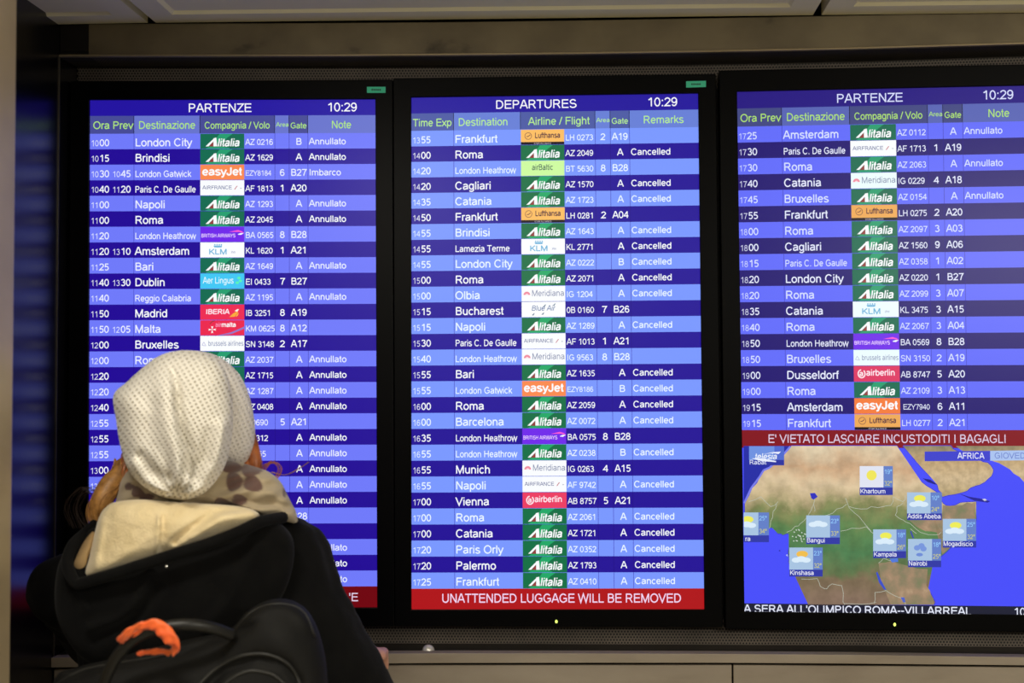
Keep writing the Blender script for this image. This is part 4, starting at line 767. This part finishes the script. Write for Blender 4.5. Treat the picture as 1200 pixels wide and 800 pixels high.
# knitted hat: head part and slouching gathered bag
def knit(name, c1, c2, sc_, ang):
    m = P(name, c1, .95, 0, .1, sheen=.4); b = m.node_tree.nodes['Principled BSDF']
    tc = node(m, 'ShaderNodeTexCoord'); at = node(m, 'ShaderNodeAttribute', attribute_name='knit_uv'); sp = node(m, 'ShaderNodeSeparateXYZ'); lk(m, at, 'Vector', sp, 'Vector')
    def mth(op, *ins):
        n = node(m, 'ShaderNodeMath', operation=op)
        for i, v in enumerate(ins):
            if isinstance(v, (int, float)): n.inputs[i].default_value = v
            else: lk(m, v, 0, n, i)
        return n
    class O: pass
    sx = mth('SINE', 0.); lk(m, sp, 'X', sx, 0); sy = mth('SINE', 0.); lk(m, sp, 'Y', sy, 0)
    pr = mth('MULTIPLY', sx, sy); hole = mth('GREATER_THAN', pr, .0); ho = node(m, 'ShaderNodeMapRange'); ho.inputs['From Min'].default_value = .25; ho.inputs['From Max'].default_value = .8; lk(m, pr, 0, ho, 'Value')
    nz = node(m, 'ShaderNodeTexNoise', i_Scale=24, i_Detail=3); lk(m, tc, 'Object', nz, 'Vector'); mr = node(m, 'ShaderNodeMapRange'); mr.inputs['From Min'].default_value = .42; mr.inputs['From Max'].default_value = .6; mr.inputs['To Min'].default_value = .35; lk(m, nz, 'Fac', mr, 'Value')
    fac = mth('MULTIPLY', ho, mr); mx = node(m, 'ShaderNodeMix', data_type='RGBA'); mx.inputs[6].default_value = (*srgb(c1), 1); mx.inputs[7].default_value = (*srgb(c2), 1); lk(m, fac, 0, mx, 0); lk(m, mx, 2, b, 'Base Color')
    inv = mth('SUBTRACT', 1., ho); nf = node(m, 'ShaderNodeTexNoise', i_Scale=300, i_Detail=2); lk(m, tc, 'Object', nf, 'Vector'); sm = mth('MULTIPLY_ADD', nf, .35, inv)
    bp = node(m, 'ShaderNodeBump', i_Strength=.8, i_Distance=.0022); lk(m, sm, 0, bp, 'Height'); lk(m, bp, 'Normal', b, 'Normal'); return m
m_k1 = knit('cream_openwork_knit', (248, 244, 234), (176, 164, 142), 1, 0); m_k2 = knit('cream_fine_knit', (240, 235, 230), (212, 204, 196), 1, 0)
GP = (205, 578)
FOLD = [(196, 424), (203, 450), (206, 480), (211, 505), (220, 530), (222, 552)]
def hat_disp(x, y):
    d = dpoly(x, y, FOLD); side = 1 if x > np.interp(y, [424, 450, 480, 505, 530, 552], [196, 203, 206, 211, 220, 222]) else -1
    k = min(1, max(0, (y-422)/45)); sg = d*side; v = k*.024*(-1/(1+math.exp(-sg/2.0))*math.exp(-max(0, sg)/26)+1/(1+math.exp(sg/2.0))*math.exp(min(0, sg)/24)*.6)-.014*k*math.exp(-((sg-4)/4)**2)-.016*min(1, max(0, (y-490)/34))*math.exp(-(dpoly(x, y, [(214, 500), (222, 545)])/8)**2)
    v += (.006 if side < 0 else .0)*k*math.exp(-((d-14)/9)**2)
    dx, dy = x-GP[0], y-GP[1]; r = math.hypot(dx, dy); a = math.atan2(dx, -dy)
    v += .0085*math.sin(a*9+.6)*math.exp(-(r/42)**2)*min(1, r/10)-.014*math.exp(-(r/9)**2)
    v += .018*math.exp(-(dpoly(x, y, [(262, 500), (254, 545), (238, 568), (222, 578)])/9)**2)-.018*min(1, max(0, (y-496)/34))*math.exp(-(dpoly(x, y, [(244, 505), (238, 535), (226, 556)])/6)**2)
    v += .014*math.exp(-(dpoly(x, y, [(152, 545), (168, 566), (190, 576)])/9)**2)-.012*math.exp(-(dpoly(x, y, [(165, 535), (180, 552), (196, 562)])/7)**2)
    v += .006*math.exp(-(dpoly(x, y, [(150, 440), (150, 500), (160, 540)])/14)**2)-.004*math.exp(-(dpoly(x, y, [(175, 470), (178, 520)])/10)**2)
    return v
bag = [(133, 463), (149, 447), (168, 430), (186, 417), (206, 411), (228, 411), (247, 417), (262, 430), (270, 455), (273, 485), (271, 515), (265, 542), (254, 562), (240, 577), (222, 585), (204, 585), (185, 580), (166, 568), (150, 550), (141, 522), (136, 492)]
capo = [(150, 470), (165, 438), (188, 418), (214, 411), (240, 412), (262, 421), (280, 438), (291, 460), (297, 485), (299, 508), (297, 528), (290, 543), (278, 549), (262, 550), (220, 556), (170, 552), (148, 520)]
hmb = MB(); uvs = []
for ol, Yc, bk, frn, dp, mi_, cen in ((capo, YH-.02, .085, .105, None, 1, (222, 485)), (bag, YH-.135, .085, .13, hat_disp, 0, (203, 500))):
    hv, hf, hpx = blob(ol, Yc, bk, frn, dp, 280, 80 if dp else 40, 2.5, cen=cen); hmb.add(hv, hf, mi_)
    for x, y, h in hpx:
        rr = 1.0 if h > 0 else 1.0
        bow = (x-205)*.1*((y-500)/90)
        u = (x*.94+y*.34+bow)*math.pi/3.6; v = (y*.94-x*.10-((x-205)**2)*.0009)*math.pi/3.5
        uvs += [u, v, 0]
hat = hmb.mk('hat', [m_k1, m_k2], parent=person, smooth=True, label='cream white openwork knitted beanie gathered at the back')
at_ = hat.data.attributes.new('knit_uv', 'FLOAT_VECTOR', 'POINT'); at_.data.foreach_set('vector', uvs)
# backpack
YB = YH-.235
pb = UP(225, 900, YB)
pack = empty('backpack', (pb[0], YB, .86), 'black backpack with orange ribbon on its handle, worn over the coat', 'backpack')
def pk_disp(x, y):
    d = -.010*math.exp(-(dpoly(x, y, [(60, 800), (130, 776), (200, 770), (260, 745), (290, 735)])/5)**2)+.012*math.exp(-(dpoly(x, y, [(290, 722), (320, 708), (345, 712), (362, 730)])/9)**2)
    d += .012*g2(x, y, 325, 745, 22)-.010*math.exp(-(dpoly(x, y, [(235, 812), (262, 786), (300, 770), (335, 778), (352, 800)])/5)**2)
    return d+.004*noise.noise(Vector((x*.02, y*.02, 5)))
pkv = blob([(62, 800), (90, 782), (130, 772), (175, 760), (225, 748), (268, 738), (290, 716), (318, 702), (344, 704), (364, 720), (378, 755), (384, 800), (388, 900), (384, 1000), (350, 1040), (230, 1052), (110, 1040), (70, 1000), (58, 900)], YB, .10, .06, pk_disp, 200, 44, 3.2, cen=(225, 890))
mk('pack_body', pkv[0], pkv[1], m_pack, parent=pack, smooth=True)
def surf(px, py):                        # point on the bulging back of the pack
    best = None
    for v, q in zip(pkv[0], pkv[2]):
        if q[2] > 0:
            d_ = (q[0]-px)**2+(q[1]-py)**2
            if best is None or d_ < best[0]: best = (d_, v)
    return best[1]
def piping(path, r, name='piping', off=.0, mat=m_pipe):
    pts = spline(path, 4); P3 = [np.array(surf(x, y))+np.array([0, -off, 0]) for x, y in pts]
    for _ in range(3): P3 = [P3[0]]+[(P3[i-1]+2*P3[i]+P3[i+1])/4 for i in range(1, len(P3)-1)]+[P3[-1]]
    mb = MB(); mb.tube(P3, [r]*len(P3), 8); return mb.mk(name, mat, parent=pack, smooth=True)
piping([(273, 741), (290, 720), (318, 707), (344, 709), (360, 722), (368, 745)], .0022)
piping([(66, 803), (92, 786), (132, 777), (178, 771), (208, 763)], .0022)
piping([(228, 808), (250, 786), (275, 772), (300, 765), (325, 769), (345, 785), (352, 805)], .0026)
piping([(250, 815), (268, 797), (292, 786), (315, 787), (333, 800), (338, 820)], .0026)
def sp3(px, py, off): v = surf(px, py); return v
hpth = [(118, 812, .03), (124, 795, .045), (134, 774, .055), (149, 755, .062), (168, 742, .065), (195, 734, .062), (225, 732, .055), (250, 736, .04), (272, 744, .02)]
hY = lambda dy: YB-.055-dy
hd_ = spline([tuple(UP(x, y, hY(dy))) for x, y, dy in hpth], 7); mb = MB(); mb.tube(hd_, [.0078]*len(hd_), 14); mb.mk('handle', m_pack if False else P('black_rubber_handle', (22, 22, 21), .42, 0, .4), parent=pack, smooth=True, label='thick rounded top handle')
# shoulder straps going over the shoulders to the front
for (x0, x1) in ((125, 112), (310, 326)):
    st = spline([UP(x0+10, 800, YH-.12), UP(x0, 700, YH-.10), UP((x0+x1)/2, 640, YH+.02), UP(x1, 680, YH+.12), UP(x1, 850, YH+.12)], 6)
    mb = MB(); V = []
    for q in st:
        for dx, dy in ((-.026, 0), (.026, 0), (.026, .008), (-.026, .008)): V.append((q[0]+dx, q[1]+dy, q[2]))
    n_ = len(st); mb.add(V, [(4*i+j, 4*i+(j+1) % 4, 4*i+4+(j+1) % 4, 4*i+4+j) for i in range(n_-1) for j in range(4)]+[(0, 1, 2, 3), tuple(range(4*n_-4, 4*n_))]); mb.mk('shoulder_strap', m_pack, parent=pack)
# orange ribbon: a soft band wound over the handle with a twisted tail
m_or = noisy('orange_ribbon_cloth', [(.3, (238, 88, 30)), (.7, (255, 122, 52))], 30, .5, 0, 3, sheen=.3)
def band(path, w_, name='ribbon'):
    pts = spline([(*UP(x, y, hY(dy)), wd_, tw) for x, y, dy, wd_, tw in path], 8); V = []
    for i, q in enumerate(pts):
        c = Vector(q[:3]); nx = Vector(pts[min(i+1, len(pts)-1)][:3])-Vector(pts[max(i-1, 0)][:3]); nx.normalize()
        side = nx.cross(Vector((0, -1, 0))).normalized(); nrm = nx.cross(side); a = q[4]; s_ = (side*math.cos(a)+nrm*math.sin(a))
        for f in (-1, -.4, .3, 1): V.append(tuple(c+s_*q[3]*f*w_+nrm*(.0016*math.sin(f*3+i*.7))))
    n_ = len(pts); o = mk(name, V, [(4*i+j, 4*i+j+1, 4*i+5+j, 4*i+4+j) for i in range(n_-1) for j in range(3)], m_or, parent=pack, smooth=True, label='bright orange ribbon tied around the handle')
    s_ = o.modifiers.new('s', 'SOLIDIFY'); s_.thickness = .0012
band([(140, 752, .070, .6, .2), (147, 744, .078, .7, .3), (158, 736, .080, .6, .5), (170, 733, .080, .75, .2), (182, 732, .080, 1.0, 0), (192, 739, .080, 1.2, -.2), (201, 750, .078, 1.1, -.1), (205, 758, .072, .9, .3), (201, 765, .066, .7, .5)], .0075)
band([(200, 765, .060, .7, .3), (188, 763, .052, .8, .2), (172, 764, .048, .7, .1), (160, 766, .050, .5, 0)], .0045)
band([(168, 730, .078, .6, .1), (163, 738, .074, .7, .2), (150, 746, .070, .6, .1), (142, 754, .066, .7, -.2)], .006)
#PERSON_END
